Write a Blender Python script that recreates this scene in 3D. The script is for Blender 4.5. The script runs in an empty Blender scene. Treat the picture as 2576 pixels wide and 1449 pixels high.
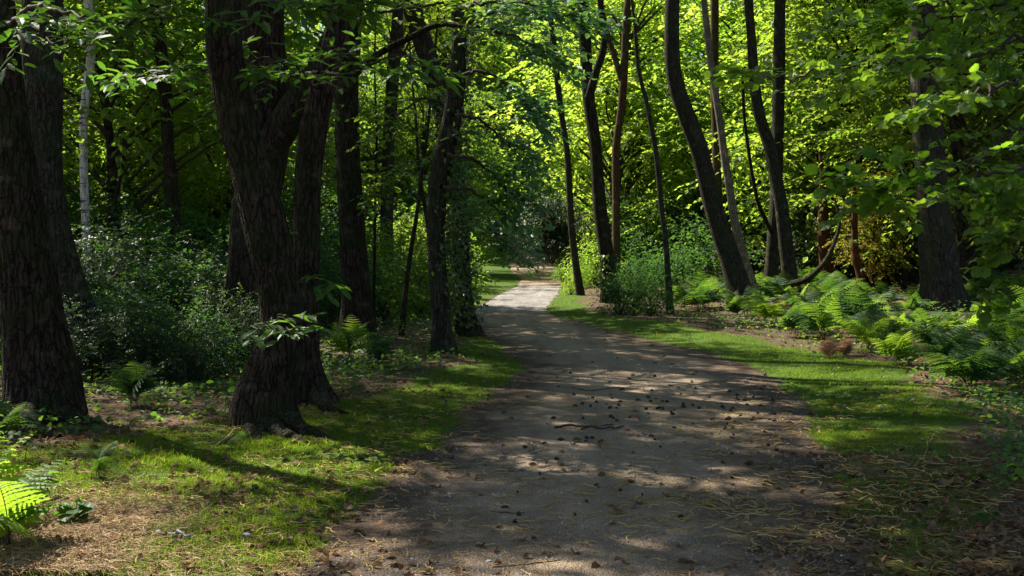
import bpy, math, random
import numpy as np
from mathutils import Vector, noise as mnoise

rng = np.random.default_rng(11)
random.seed(11)
sc = bpy.context.scene
COL = sc.collection
PI = math.pi

# ------------------------------------------------------------------ camera
# measurements were taken on a 2576 x 1449 view of the photograph
F, CU, CV, HV = 2863.0, 1288.0, 724.5, 612.0
EYE = 1.6
PITCH = math.atan((CV - HV) / F)
cp, sp = math.cos(PITCH), math.sin(PITCH)
cam_d = bpy.data.cameras.new('camera')
cam = bpy.data.objects.new('camera', cam_d)
COL.objects.link(cam)
cam.location = (0, 0, EYE)
cam.rotation_euler = (PI / 2 - PITCH, 0, 0)
cam_d.sensor_width = 36.0
cam_d.lens = 36.0 * F / 2576.0
cam_d.clip_start, cam_d.clip_end = 0.05, 2000
cam_d.dof.use_dof = True
cam_d.dof.focus_distance = 9.5
cam_d.dof.aperture_fstop = 9.0
sc.camera = cam


def ray(u, v):
    dx, dy = (u - CU) / F, (CV - v) / F
    return Vector((dx, cp + sp * dy, cp * dy - sp))


def at(u, v, depth):
    r = ray(u, v)
    k = depth / r.y
    return Vector((r.x * k, depth, EYE + r.z * k))


def gnd(u, v, z=0.0):
    r = ray(u, v)
    k = (z - EYE) / r.z
    return Vector((r.x * k, r.y * k, z))


def gdepth(v):
    return gnd(CU, v).y


# ------------------------------------------------------------------ path and ground field
EDGE = [(1449, 790, 2100), (1300, 930, 2080), (1200, 1040, 2050), (1100, 1140, 2020), (1030, 1215, 2000),
        (960, 1310, 1930), (920, 1335, 1870), (880, 1290, 1720), (850, 1240, 1600), (820, 1215, 1480),
        (800, 1203, 1400), (785, 1195, 1360), (760, 1235, 1375), (740, 1265, 1395), (720, 1308, 1403),
        (700, 1316, 1405), (683, 1290, 1400), (668, 1272, 1385), (660, 1262, 1368)]
ys, xl, xr = [], [], []
for v, a, b in EDGE:
    p, q = gnd(a, v), gnd(b, v)
    ys.append(p.y); xl.append(p.x); xr.append(q.x)
ys = [-40, 0.0] + ys + [ys[-1] + 15, ys[-1] + 40]
xl = [-1.1, -0.95] + xl + [xl[-1] - 5, xl[-1] - 25]
xr = [1.6, 1.55] + xr + [xr[-1] - 4, xr[-1] - 22]
ys, xl, xr = np.array(ys), np.array(xl), np.array(xr)


def wob(x, y, f, ph=0.0):
    return (np.sin(x * f + 1.7 * np.sin(y * f * .73 + ph) + ph) + np.sin(y * f * 1.13 + 1.3 * np.sin(x * f * .91 + 2 * ph))
            + .6 * np.sin((x + y) * f * 2.3 + 3 * ph) + .6 * np.sin((x - y) * f * 2.7 - ph)) / 3.2


def pathdist(x, y):
    """signed distance outside the path (negative on it): left side, right side"""
    return np.interp(y, ys, xl) - x, x - np.interp(y, ys, xr)


def sstep(x, a, b):
    t = np.clip((x - a) / (b - a), 0, 1)
    return t * t * (3 - 2 * t)


def height(x, y):
    x, y = np.asarray(x, float), np.asarray(y, float)
    l, r = pathdist(x, y)
    s = np.maximum(l, r)
    off = sstep(s, 0.0, 1.6)
    h = off * (0.05 + 0.05 * wob(x, y, .55, .4) + 0.02 * wob(x, y, 2.1, 1.4))
    h = h + sstep(s, 3, 14) * 0.25 * sstep(y, 5, 20)
    h = h + (0.007 * wob(x, y, 1.6, 2.2) + 0.004 * wob(x, y, 5.3, .2)) * (1 - sstep(y, 14, 26))
    h = h + sstep(y, 62, 100) * 2.2
    return h


def wl(y):
    return np.interp(y, [4, 5.3, 6.5, 7.5, 9.0, 10, 11.5, 13.5, 16, 22, 26, 32, 45, 60], [1.7, 1.9, 2.3, 2.9, 3.0, 2.3, 1.25, 1.2, .7, .6, 1.4, 2.0, 2.6, 3.0])


def wr(y):
    return np.interp(y, [4, 5.5, 7, 9, 10.5, 12, 14.5, 18, 21, 25, 30, 60], [.3, .6, 1.0, 1.3, 1.45, 1.55, 1.8, 1.8, 1.6, 1.1, .9, .8])


def grassw(x, y):
    l, r = pathdist(x, y)
    n = wob(x, y, 1.9, .7) * .3 + wob(x, y, 5.1, 1.9) * .16
    gl = sstep(l + n * .6, 0.03, .3) * (1 - sstep(l + n, wl(y) - .35, wl(y) + .25))
    gr = sstep(r + n * .5, 0.03, .25) * (1 - sstep(r + n, wr(y) - .3, wr(y) + .25))
    near = np.maximum(sstep(-x + n * .8, 1.75, 2.3) * (1 - sstep(y + n, 6.4, 7.3)), .6 * (1 - sstep(y + n * .8, 5.4, 5.8)) * sstep(-x, .9, 1.2))          # straw corner at lower left
    gl = gl * (1 - .85 * near)
    gr = gr * (.30 + .70 * sstep(y + n * 3, 7.5, 10.5))
    return np.clip(np.maximum(gl, gr), 0, 1)


# ------------------------------------------------------------------ mesh helpers
class MB:
    """collects triangles; per-point 'rnd' value, per-face material and smoothing"""
    def __init__(self):
        self.V, self.T, self.M, self.R, self.S = [], [], [], [], []
        self.n = 0

    def add(self, V, T, mat=0, rnd=0.5, smooth=False):
        V = np.asarray(V, np.float32).reshape(-1, 3)
        T = np.asarray(T, np.int32).reshape(-1, 3)
        self.V.append(V); self.T.append(T + self.n)
        self.M.append(np.full(len(T), mat, np.int32))
        self.S.append(np.full(len(T), smooth, bool))
        self.R.append(np.broadcast_to(np.asarray(rnd, np.float32), (len(V),)).copy())
        self.n += len(V)

    def mesh(self, name, mats, attrs=None, off=None):
        V = np.concatenate(self.V); T = np.concatenate(self.T)
        if off is not None:
            V = V - np.asarray(off, np.float32)
        me = bpy.data.meshes.new(name)
        me.vertices.add(len(V)); me.vertices.foreach_set('co', V.ravel())
        me.loops.add(len(T) * 3); me.loops.foreach_set('vertex_index', T.ravel())
        me.polygons.add(len(T))
        me.polygons.foreach_set('loop_start', np.arange(0, len(T) * 3, 3, dtype=np.int32))
        me.polygons.foreach_set('material_index', np.concatenate(self.M))
        me.polygons.foreach_set('use_smooth', np.concatenate(self.S))
        a = me.attributes.new('rnd', 'FLOAT', 'POINT'); a.data.foreach_set('value', np.concatenate(self.R))
        for k, val in (attrs or {}).items():
            a = me.attributes.new(k, 'FLOAT', 'POINT'); a.data.foreach_set('value', np.asarray(val, np.float32))
        for m in (mats if isinstance(mats, (list, tuple)) else [mats]):
            me.materials.append(m)
        me.update(calc_edges=True)
        return me


def link(name, me, parent=None, loc=None):
    o = bpy.data.objects.new(name, me)
    COL.objects.link(o)
    if parent is not None:
        o.parent = parent
    if loc is not None:
        o.location = loc
    return o


def tag(o, label=None, cat=None, group=None, kind=None):
    for k, val in (('label', label), ('category', cat), ('group', group), ('kind', kind)):
        if val:
            o[k] = val
    return o


def thing(name, loc, label, cat, group=None, rz=0.0):
    o = bpy.data.objects.new(name, None)
    o.empty_display_size = .2
    COL.objects.link(o)
    o.location = loc
    o.rotation_euler = (0, 0, rz)
    return tag(o, label, cat, group)


def copy_tree(o, parent=None):
    kids = list(o.children)
    c = o.copy(); COL.objects.link(c)
    if parent is not None:
        c.parent = parent
    for k in kids:
        copy_tree(k, c)
    return c


def norm(a):
    return a / np.maximum(np.linalg.norm(a, axis=-1, keepdims=True), 1e-9)


def catmull(P, per):
    P = np.asarray(P, float)
    Q = np.vstack([2 * P[0] - P[1], P, 2 * P[-1] - P[-2]])
    out = []
    for i in range(1, len(Q) - 2):
        n = per if np.isscalar(per) else per[i - 1]
        for t in np.arange(n) / n:
            a, b, c, d = Q[i - 1], Q[i], Q[i + 1], Q[i + 2]
            out.append(.5 * (2 * b + (c - a) * t + (2 * a - 5 * b + 4 * c - d) * t * t + (3 * b - a - 3 * c + d) * t ** 3))
    out.append(P[-1])
    return np.array(out)


def tube(mb, P, R, segs=5, mat=0, rnd=.5, ridge=None, smooth=True, cap=False):
    """P (n,3), R (n,): a swept tube; ridge(theta array, k) -> radius factor"""
    P = np.asarray(P, float); R = np.asarray(R, float)
    n = len(P)
    T = norm(np.gradient(P, axis=0))
    ref = np.array([1.0, 0.0, 0.0]) if abs(T[0][0]) < .8 else np.array([0, 1.0, 0])
    th = np.arange(segs) * 2 * PI / segs
    V = np.empty((n, segs, 3))
    a = ref - T[0] * ref.dot(T[0]); a /= np.linalg.norm(a)
    for i in range(n):
        a = a - T[i] * a.dot(T[i]); a /= max(np.linalg.norm(a), 1e-9)
        b = np.cross(T[i], a)
        rr = R[i] * (ridge(th, i) if ridge else 1.0)
        V[i] = P[i] + np.outer(np.cos(th) * rr, a) + np.outer(np.sin(th) * rr, b)
    i = np.arange(n - 1)[:, None] * segs; j = np.arange(segs)[None, :]; k = (j + 1) % segs
    q0, q1, q2, q3 = i + j, i + k, i + segs + k, i + segs + j
    Tm = np.concatenate([np.stack([q0, q1, q2], -1).reshape(-1, 3), np.stack([q0, q2, q3], -1).reshape(-1, 3)])
    VV = V.reshape(-1, 3)
    if cap:
        VV = np.vstack([VV, P[0], P[-1]])
        c0, c1 = n * segs, n * segs + 1
        j = np.arange(segs); k = (j + 1) % segs
        Tm = np.vstack([Tm, np.stack([k, j, np.full(segs, c0)], -1), np.stack([j + (n - 1) * segs, k + (n - 1) * segs, np.full(segs, c1)], -1)])
    mb.add(VV, Tm, mat, rnd, smooth)


# leaf templates: stem at origin, tip along +y, face +z, unit length
def tpl_diamond():
    return (np.array([(0, 0, 0), (.34, .45, .09), (0, 1, -.1), (-.34, .45, .09)]), np.array([(0, 1, 2), (0, 2, 3)]))


def tpl_mid():
    V = np.array([(0, 0, 0), (.3, .28, .07), (.33, .6, .06), (0, 1, -.14), (-.33, .6, .06), (-.3, .28, .07), (0, .45, -.02)])
    T = np.array([(0, 1, 6), (1, 2, 6), (2, 3, 6), (3, 4, 6), (4, 5, 6), (5, 0, 6)])
    return V, T


def tpl_serrate(prof, teeth=.10, droop=.22, fold=.16, n=9):
    V, T = [], []
    for i in range(n + 1):
        t = i / n
        V.append((0, t, -droop * t * t))
    for s in (1, -1):
        st = len(V)
        for i in range(n + 1):
            t = i / n
            w = np.interp(t, [p[0] for p in prof], [p[1] for p in prof])
            ww = w * (1 + (teeth if i % 2 else -teeth)) if 0 < i < n else w
            V.append((s * ww, min(1, t + (.03 if i % 2 else 0)), -droop * t * t + fold * w - .10 * w * math.cos(t * 11)))
        for i in range(n):
            a, b, c, d = i, i + 1, st + i + 1, st + i
            T += [(a, d, c), (a, c, b)] if s > 0 else [(a, c, d), (a, b, c)]
    return np.array(V), np.array(T)


DIAMOND, MID = tpl_diamond(), tpl_mid()
HAZEL = tpl_serrate([(0, .12), (.08, .3), (.3, .45), (.6, .47), (.82, .33), (.93, .12), (1, 0)], .07)
CHEST = tpl_serrate([(0, .02), (.15, .12), (.45, .19), (.7, .16), (.9, .06), (1, 0)], .12, .16, .25)
PINNA = tpl_serrate([(0, .05), (.1, .085), (.5, .07), (.85, .035), (1, 0)], .38, .25, .3, 13)
PINN = (np.array([(-.11, 0, 0), (.11, 0, 0), (.10, .6, .01), (0, 1, -.06), (-.10, .6, .01)]), np.array([(0, 1, 2), (0, 2, 4), (4, 2, 3)]))


def leaves(mb, tpl, P, D, N, S, mat=0, rnd=None):
    V0, T0 = tpl
    P, D, N = np.asarray(P, float), norm(np.asarray(D, float)), np.asarray(N, float)
    X = norm(np.cross(D, N)); Z = np.cross(X, D)
    S = np.broadcast_to(np.asarray(S, float), (len(P),))
    V = P[:, None, :] + S[:, None, None] * (V0[None, :, 0:1] * X[:, None, :] + V0[None, :, 1:2] * D[:, None, :] + V0[None, :, 2:3] * Z[:, None, :])
    T = T0[None] + (np.arange(len(P)) * len(V0))[:, None, None]
    if rnd is None:
        rnd = rng.random(len(P))
    mb.add(V.reshape(-1, 3), T.reshape(-1, 3), mat, np.repeat(rnd, len(V0)))


def sprays(mb, O, D, L, k, tpl, lsize, mat=0, up=(0, 0, 1), flat=.35, droop=.25, rnd=None, woodmat=None, r=.004):
    """leafy twigs: O origins, D directions, L lengths, k leaves each"""
    O, D = np.asarray(O, float), norm(np.asarray(D, float))
    n = len(O)
    L = np.broadcast_to(np.asarray(L, float), (n,))
    U = np.broadcast_to(np.asarray(up, float), (n, 3)) + rng.normal(0, .18, (n, 3))
    lat = norm(np.cross(D, U))
    j = (np.arange(k) + .6) / k
    side = np.where(np.arange(k) % 2, 1.0, -1.0)
    t = np.clip(j[None] + rng.normal(0, .04, (n, k)), 0, 1)
    P = O[:, None] + D[:, None] * (L[:, None] * t)[..., None]
    P[..., 2] -= droop * L[:, None] * t * t
    fw = .45 + .9 * (j ** 3)
    LD = D[:, None] * fw[None, :, None] + lat[:, None] * (side * (1 - .8 * j ** 4))[None, :, None] + rng.normal(0, .22, (n, k, 3))
    LD[..., 2] -= droop * (.3 + t)
    LN = U[:, None] + rng.normal(0, flat, (n, k, 3))
    S = lsize * rng.uniform(.65, 1.15, (n, k))
    if rnd is None:
        rnd = rng.random((n, k)) * .6 + rng.random((n, 1)) * .4
    else:
        rnd = np.clip(np.broadcast_to(np.asarray(rnd)[:, None], (n, k)) + rng.normal(0, .15, (n, k)), 0, 1)
    leaves(mb, tpl, P.reshape(-1, 3), LD.reshape(-1, 3), LN.reshape(-1, 3), S.ravel(), mat, rnd.ravel())
    if woodmat is not None:
        for i in range(n):
            tt = np.array([0, .35, .7, 1.0])[:, None]
            q = O[i] + D[i] * L[i] * tt; q[:, 2] -= droop * L[i] * tt[:, 0] ** 2
            tube(mb, q, np.array([1, .8, .55, .25]) * r, 3, woodmat)


# ------------------------------------------------------------------ materials
def new_mat(name):
    m = bpy.data.materials.new(name)
    m.use_nodes = True
    nt = m.node_tree
    for n in list(nt.nodes):
        nt.nodes.remove(n)
    out = nt.nodes.new('ShaderNodeOutputMaterial')
    return m, nt, out


def N(nt, kind, **kw):
    n = nt.nodes.new('ShaderNode' + kind)
    for k, val in kw.items():
        if k in n.inputs.keys():
            n.inputs[k].default_value = val
        else:
            setattr(n, k, val)
    return n


def ramp(nt, fac, stops):
    r = nt.nodes.new('ShaderNodeValToRGB')
    e = r.color_ramp.elements
    while len(e) < len(stops):
        e.new(.5)
    for el, (p, c) in zip(e, stops):
        el.position = p; el.color = (*c, 1)
    nt.links.new(fac, r.inputs['Fac'])
    return r.outputs['Color']


def mixc(nt, fac, a, b, mode='MIX'):
    m = nt.nodes.new('ShaderNodeMix'); m.data_type = 'RGBA'; m.blend_type = mode
    for sock, val in ((m.inputs[0], fac), (m.inputs[6], a), (m.inputs[7], b)):
        if hasattr(val, 'is_linked'):
            nt.links.new(val, sock)
        elif isinstance(val, (int, float)):
            sock.default_value = val
        else:
            sock.default_value = (*val, 1)
    return m.outputs[2]


def leaf_mat(name, c0, c1, t0, t1, fac=.5, rough=.5, spec=.22):
    m, nt, out = new_mat(name)
    at_ = N(nt, 'Attribute', attribute_name='rnd')
    oi = N(nt, 'ObjectInfo')
    add = N(nt, 'Math', operation='MULTIPLY_ADD'); add.inputs[1].default_value = .5
    nt.links.new(oi.outputs['Random'], add.inputs[0]); 
    sub = N(nt, 'Math', operation='MULTIPLY_ADD'); sub.inputs[1].default_value = .75; sub.inputs[2].default_value = -.12
    nt.links.new(at_.outputs['Fac'], sub.inputs[0]); nt.links.new(sub.outputs[0], add.inputs[2])
    f = add.outputs[0]
    c = ramp(nt, f, [(0, c0), (1, c1)]); t = ramp(nt, f, [(0, t0), (1, t1)])
    p = N(nt, 'BsdfPrincipled', Roughness=rough)
    p.inputs['Specular IOR Level'].default_value = spec
    nt.links.new(c, p.inputs['Base Color'])
    tr = N(nt, 'BsdfTranslucent'); nt.links.new(t, tr.inputs['Color'])
    mx = N(nt, 'MixShader'); mx.inputs[0].default_value = fac
    nt.links.new(p.outputs[0], mx.inputs[1]); nt.links.new(tr.outputs[0], mx.inputs[2])
    nt.links.new(mx.outputs[0], out.inputs['Surface'])
    return m


def bark_mat(name, dark, light, moss=None, scale=1.0, bump=.6, mossamt=.5, stretch=.16, band=None):
    m, nt, out = new_mat(name)
    tc = N(nt, 'TexCoord')
    mp = N(nt, 'Mapping'); mp.inputs['Scale'].default_value = (1, 1, stretch)
    nt.links.new(tc.outputs['Object'], mp.inputs['Vector'])
    n1 = N(nt, 'TexNoise', Scale=42 * scale, Detail=6.0, Roughness=.65); nt.links.new(mp.outputs[0], n1.inputs['Vector'])
    v1 = N(nt, 'TexVoronoi', Scale=26 * scale); v1.feature = 'DISTANCE_TO_EDGE'
    wv = N(nt, 'TexNoise', Scale=9.0, Detail=3.0); nt.links.new(tc.outputs['Object'], wv.inputs['Vector'])
    ad = N(nt, 'VectorMath', operation='MULTIPLY_ADD'); ad.inputs[1].default_value = (.08, .08, .08)
    nt.links.new(wv.outputs['Color'], ad.inputs[0]); nt.links.new(mp.outputs[0], ad.inputs[2])
    nt.links.new(ad.outputs[0], v1.inputs['Vector'])
    n2 = N(nt, 'TexNoise', Scale=2.2, Detail=4.0); nt.links.new(tc.outputs['Object'], n2.inputs['Vector'])
    c = ramp(nt, n1.outputs['Fac'], [(.3, dark), (.7, light)])
    crack = N(nt, 'MapRange'); crack.inputs[1].default_value = 0; crack.inputs[2].default_value = .12
    crack.inputs[3].default_value = .32; crack.inputs[4].default_value = 1
    nt.links.new(v1.outputs['Distance'], crack.inputs[0])
    c = mixc(nt, 1.0, c, crack.outputs[0], 'MULTIPLY')
    if moss:
        mf = ramp(nt, n2.outputs['Fac'], [(.45, (0, 0, 0)), (.62, (mossamt,) * 3)])
        c = mixc(nt, mf, c, moss)
    lich = N(nt, 'TexNoise', Scale=5.5, Detail=6.0, Roughness=.7); nt.links.new(tc.outputs['Object'], lich.inputs['Vector'])
    c = mixc(nt, ramp(nt, lich.outputs['Fac'], [(.54, (0, 0, 0)), (.66, (.55, .55, .55))]), c, tuple(min(.5, v_ * 1.7 + .01) for v_ in light))
    if band:
        bm = N(nt, 'Mapping'); bm.inputs['Scale'].default_value = (1.6, 1.6, 11)
        nt.links.new(tc.outputs['Object'], bm.inputs['Vector'])
        bn = N(nt, 'TexNoise', Scale=1.6, Detail=5.0, Roughness=.6); nt.links.new(bm.outputs[0], bn.inputs['Vector'])
        bf = ramp(nt, bn.outputs['Fac'], [(.57, (0, 0, 0)), (.64, (1, 1, 1))])
        c = mixc(nt, bf, c, band)
    p = N(nt, 'BsdfPrincipled', Roughness=.95); p.inputs['Specular IOR Level'].default_value = .08
    nt.links.new(c, p.inputs['Base Color'])
    h = N(nt, 'Math', operation='ADD'); nt.links.new(n1.outputs['Fac'], h.inputs[0]); nt.links.new(crack.outputs[0], h.inputs[1])
    b = N(nt, 'Bump', Strength=min(1, bump), Distance=.03 * bump); nt.links.new(h.outputs[0], b.inputs['Height'])
    nt.links.new(b.outputs[0], p.inputs['Normal'])
    nt.links.new(p.outputs[0], out.inputs['Surface'])
    return m


def flat_mat(name, stops, rough=.8, spec=.3, trans=0.0):
    m, nt, out = new_mat(name)
    a = N(nt, 'Attribute', attribute_name='rnd')
    c = ramp(nt, a.outputs['Fac'], stops)
    p = N(nt, 'BsdfPrincipled', Roughness=rough); p.inputs['Specular IOR Level'].default_value = spec
    nt.links.new(c, p.inputs['Base Color'])
    if trans:
        tr = N(nt, 'BsdfTranslucent'); nt.links.new(c, tr.inputs['Color'])
        mx = N(nt, 'MixShader'); mx.inputs[0].default_value = trans
        nt.links.new(p.outputs[0], mx.inputs[1]); nt.links.new(tr.outputs[0], mx.inputs[2])
        nt.links.new(mx.outputs[0], out.inputs['Surface'])
    else:
        nt.links.new(p.outputs[0], out.inputs['Surface'])
    return m


M = {}
M['canopy'] = leaf_mat('canopy_leaf', (.03, .07, .012), (.07, .12, .02), (.12, .28, .02), (.26, .44, .04), .5)
M['bright'] = leaf_mat('sunny_leaf', (.045, .10, .012), (.10, .16, .025), (.15, .39, .02), (.56, .70, .07), .6)  # brighter leaf for sunlit places, sunlight partly put into its colour
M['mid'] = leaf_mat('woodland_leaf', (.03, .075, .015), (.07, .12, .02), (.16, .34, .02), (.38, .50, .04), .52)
M['dark'] = leaf_mat('evergreen_leaf', (.012, .035, .014), (.03, .07, .022), (.05, .13, .02), (.14, .24, .03), .28, .48, .3)
M['yew'] = leaf_mat('yew_needle', (.008, .02, .008), (.018, .04, .014), (.02, .05, .01), (.05, .10, .02), .15, .5)
M['hazel'] = leaf_mat('hazel_leaf', (.025, .07, .012), (.055, .115, .018), (.14, .35, .012), (.38, .55, .035), .52, .42)
M['chest'] = leaf_mat('chestnut_leaf', (.022, .065, .015), (.048, .10, .02), (.08, .23, .018), (.22, .38, .03), .45, .5, .22)
M['lime'] = leaf_mat('lime_leaf', (.04, .11, .06), (.08, .17, .085), (.10, .28, .05), (.24, .42, .06), .42, .45, .35)  # teal sky reflection put into the leaf colour
M['fern'] = leaf_mat('fern_green', (.008, .042, .022), (.045, .085, .02), (.035, .13, .018), (.22, .36, .025), .42, .6, .18)
M['grass'] = leaf_mat('grass_blade', (.034, .066, .006), (.088, .118, .016), (.11, .23, .008), (.31, .41, .03), .5, .6, .1)
M['ivy'] = leaf_mat('ivy_leaf', (.02, .05, .014), (.05, .09, .02), (.10, .20, .02), (.26, .34, .04), .35, .35, .6)
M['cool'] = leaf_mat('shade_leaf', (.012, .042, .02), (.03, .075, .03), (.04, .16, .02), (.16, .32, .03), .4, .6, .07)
M['herb'] = leaf_mat('herb_leaf', (.025, .065, .018), (.06, .12, .03), (.10, .26, .02), (.28, .44, .04), .4, .55, .3)
M['autumn'] = leaf_mat('turning_leaf', (.10, .075, .015), (.16, .11, .02), (.28, .26, .02), (.42, .36, .03), .5)
M['bark'] = bark_mat('furrowed_bark', (.015, .0105, .0075), (.062, .045, .032), (.026, .036, .012), .75, 1.0, .7)
M['bark_grey'] = bark_mat('grey_bark', (.021, .0175, .0125), (.072, .061, .045), (.03, .045, .02), .8, .9, .6)
M['bark_pale'] = bark_mat('pale_bark', (.12, .10, .075), (.26, .22, .17), (.08, .10, .05), .8, .4, .5)
M['bark_red'] = bark_mat('reddish_bark', (.05, .02, .011), (.12, .048, .026), None, .9, .5)
M['bark_tan'] = bark_mat('tan_bark', (.05, .029, .016), (.12, .072, .04), (.06, .07, .03), .9, .5, .4)
M['birch'] = bark_mat('birch_bark', (.40, .37, .32), (.60, .57, .50), None, .6, .25, band=(.03, .026, .022))
M['twig'] = flat_mat('twig_wood', [(0, (.018, .013, .009)), (1, (.055, .04, .028))])
M['catkin'] = flat_mat('dry_catkin', [(0, (.20, .11, .035)), (.6, (.36, .24, .075)), (1, (.46, .36, .13))])
M['straw'] = flat_mat('dry_straw', [(0, (.12, .065, .03)), (.6, (.26, .16, .075)), (1, (.40, .29, .15))])
M['deadleaf'] = flat_mat('dead_leaf', [(0, (.05, .03, .018)), (.5, (.17, .085, .035)), (.85, (.22, .14, .08)), (1, (.17, .14, .10))], .9, .15, .2)
M['cone'] = flat_mat('cone_scale', [(0, (.022, .014, .010)), (1, (.085, .055, .035))])
M['stone'] = flat_mat('pebble_grey', [(0, (.09, .085, .08)), (.7, (.24, .23, .22)), (1, (.42, .41, .39))])
M['deadfern'] = flat_mat('dead_fern_brown', [(0, (.18, .09, .04)), (1, (.46, .27, .14))], .8, .2, .3)


def ground_mat():
    m, nt, out = new_mat('forest_floor')
    g = N(nt, 'Attribute', attribute_name='grass')
    tc = N(nt, 'TexCoord')
    def nz(scale, detail=5.0, rough=.6):
        n = N(nt, 'TexNoise', Scale=scale, Detail=detail, Roughness=rough)
        nt.links.new(tc.outputs['Object'], n.inputs['Vector'])
        return n.outputs['Fac']
    fine, mid, big = nz(48), nz(9), nz(1.7)
    soil = ramp(nt, fine, [(.3, (.022, .016, .011)), (.52, (.065, .045, .03)), (.72, (.15, .095, .055))])
    soil2 = ramp(nt, nz(75), [(.35, (.04, .025, .015)), (.6, (.12, .075, .042)), (.75, (.22, .15, .09))])
    soil = mixc(nt, ramp(nt, mid, [(.4, (0, 0, 0)), (.6, (1, 1, 1))]), soil, soil2)
    moss = ramp(nt, nz(60), [(.3, (.022, .045, .004)), (.6, (.05, .095, .007)), (.8, (.095, .14, .014))])
    f1 = N(nt, 'Math', operation='MULTIPLY_ADD'); f1.inputs[1].default_value = .9
    nt.links.new(mid, f1.inputs[0]); f1.inputs[2].default_value = -.45
    f2 = N(nt, 'Math', operation='ADD'); nt.links.new(g.outputs['Fac'], f2.inputs[0]); nt.links.new(f1.outputs[0], f2.inputs[1])
    fac = ramp(nt, f2.outputs[0], [(.25, (0, 0, 0)), (.6, (1, 1, 1))])
    c = mixc(nt, fac, soil, moss)
    p = N(nt, 'BsdfPrincipled', Roughness=.95); p.inputs['Specular IOR Level'].default_value = .15
    nt.links.new(c, p.inputs['Base Color'])
    b = N(nt, 'Bump', Strength=.7, Distance=.03); nt.links.new(fine, b.inputs['Height']); nt.links.new(b.outputs[0], p.inputs['Normal'])
    nt.links.new(p.outputs[0], out.inputs['Surface'])
    return m


def path_mat():
    m, nt, out = new_mat('gravel_path')
    e = N(nt, 'Attribute', attribute_name='edge')
    tc = N(nt, 'TexCoord')
    def nz(scale, detail=5.0, rough=.6):
        n = N(nt, 'TexNoise', Scale=scale, Detail=detail, Roughness=rough)
        nt.links.new(tc.outputs['Object'], n.inputs['Vector'])
        return n.outputs['Fac']
    fine = nz(110, 6.0, .7)
    sand = ramp(nt, fine, [(.28, (.115, .084, .056)), (.5, (.285, .216, .148)), (.72, (.50, .40, .29))])
    vo = N(nt, 'TexVoronoi', Scale=85.0); nt.links.new(tc.outputs['Object'], vo.inputs['Vector'])
    st = ramp(nt, vo.outputs['Color'], [(.0, (.12, .105, .09)), (.8, (.29, .265, .235)), (1, (.54, .52, .49))])
    stm = ramp(nt, vo.outputs['Distance'], [(.25, (1, 1, 1)), (.38, (0, 0, 0))])
    patch = ramp(nt, nz(2.6, 5), [(.42, (0, 0, 0)), (.62, (.8, .8, .8))])
    c = mixc(nt, mixc(nt, 1.0, stm, patch, 'MULTIPLY'), sand, st)
    dirt = ramp(nt, nz(60, 6), [(.3, (.035, .024, .017)), (.55, (.095, .066, .045)), (.75, (.17, .115, .075))])
    f1 = N(nt, 'Math', operation='MULTIPLY_ADD'); f1.inputs[1].default_value = 1.3; f1.inputs[2].default_value = -.72
    nt.links.new(nz(3.4, 7, .65), f1.inputs[0])
    f2 = N(nt, 'Math', operation='ADD'); nt.links.new(e.outputs['Fac'], f2.inputs[0]); nt.links.new(f1.outputs[0], f2.inputs[1])
    c = mixc(nt, ramp(nt, f2.outputs[0], [(.15, (0, 0, 0)), (.75, (1, 1, 1))]), c, dirt)
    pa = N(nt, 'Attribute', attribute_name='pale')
    pale_grey = ramp(nt, fine, [(.3, (.17, .16, .155)), (.55, (.27, .255, .25)), (.75, (.38, .365, .36))])  # paler, greyer tone mixed into the far stretch
    c = mixc(nt, pa.outputs['Fac'], c, pale_grey)
    damp = ramp(nt, nz(.9, 4), [(.35, (.72, .70, .68)), (.65, (1.0, 1.0, 1.0))])
    c = mixc(nt, 1.0, c, damp, 'MULTIPLY')
    tm = N(nt, 'Mapping'); tm.inputs['Scale'].default_value = (2.2, .22, 1)
    nt.links.new(tc.outputs['Object'], tm.inputs['Vector'])
    tn = N(nt, 'TexNoise', Scale=1.6, Detail=5.0, Roughness=.6); nt.links.new(tm.outputs[0], tn.inputs['Vector'])
    c = mixc(nt, 1.0, c, ramp(nt, tn.outputs['Fac'], [(.34, (.86, .83, .80)), (.62, (1.25, 1.23, 1.2))]), 'MULTIPLY')
    p = N(nt, 'BsdfPrincipled', Roughness=.9); p.inputs['Specular IOR Level'].default_value = .2
    nt.links.new(c, p.inputs['Base Color'])
    h = N(nt, 'Math', operation='MULTIPLY_ADD'); h.inputs[1].default_value = .7
    nt.links.new(fine, h.inputs[0]); nt.links.new(vo.outputs['Distance'], h.inputs[2])
    b = N(nt, 'Bump', Strength=.9, Distance=.02); nt.links.new(h.outputs[0], b.inputs['Height']); nt.links.new(b.outputs[0], p.inputs['Normal'])
    nt.links.new(p.outputs[0], out.inputs['Surface'])
    return m


# ------------------------------------------------------------------ setting: ground and path
def spaced(vals):
    return np.array(sorted(set(np.round(vals, 4))))


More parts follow.
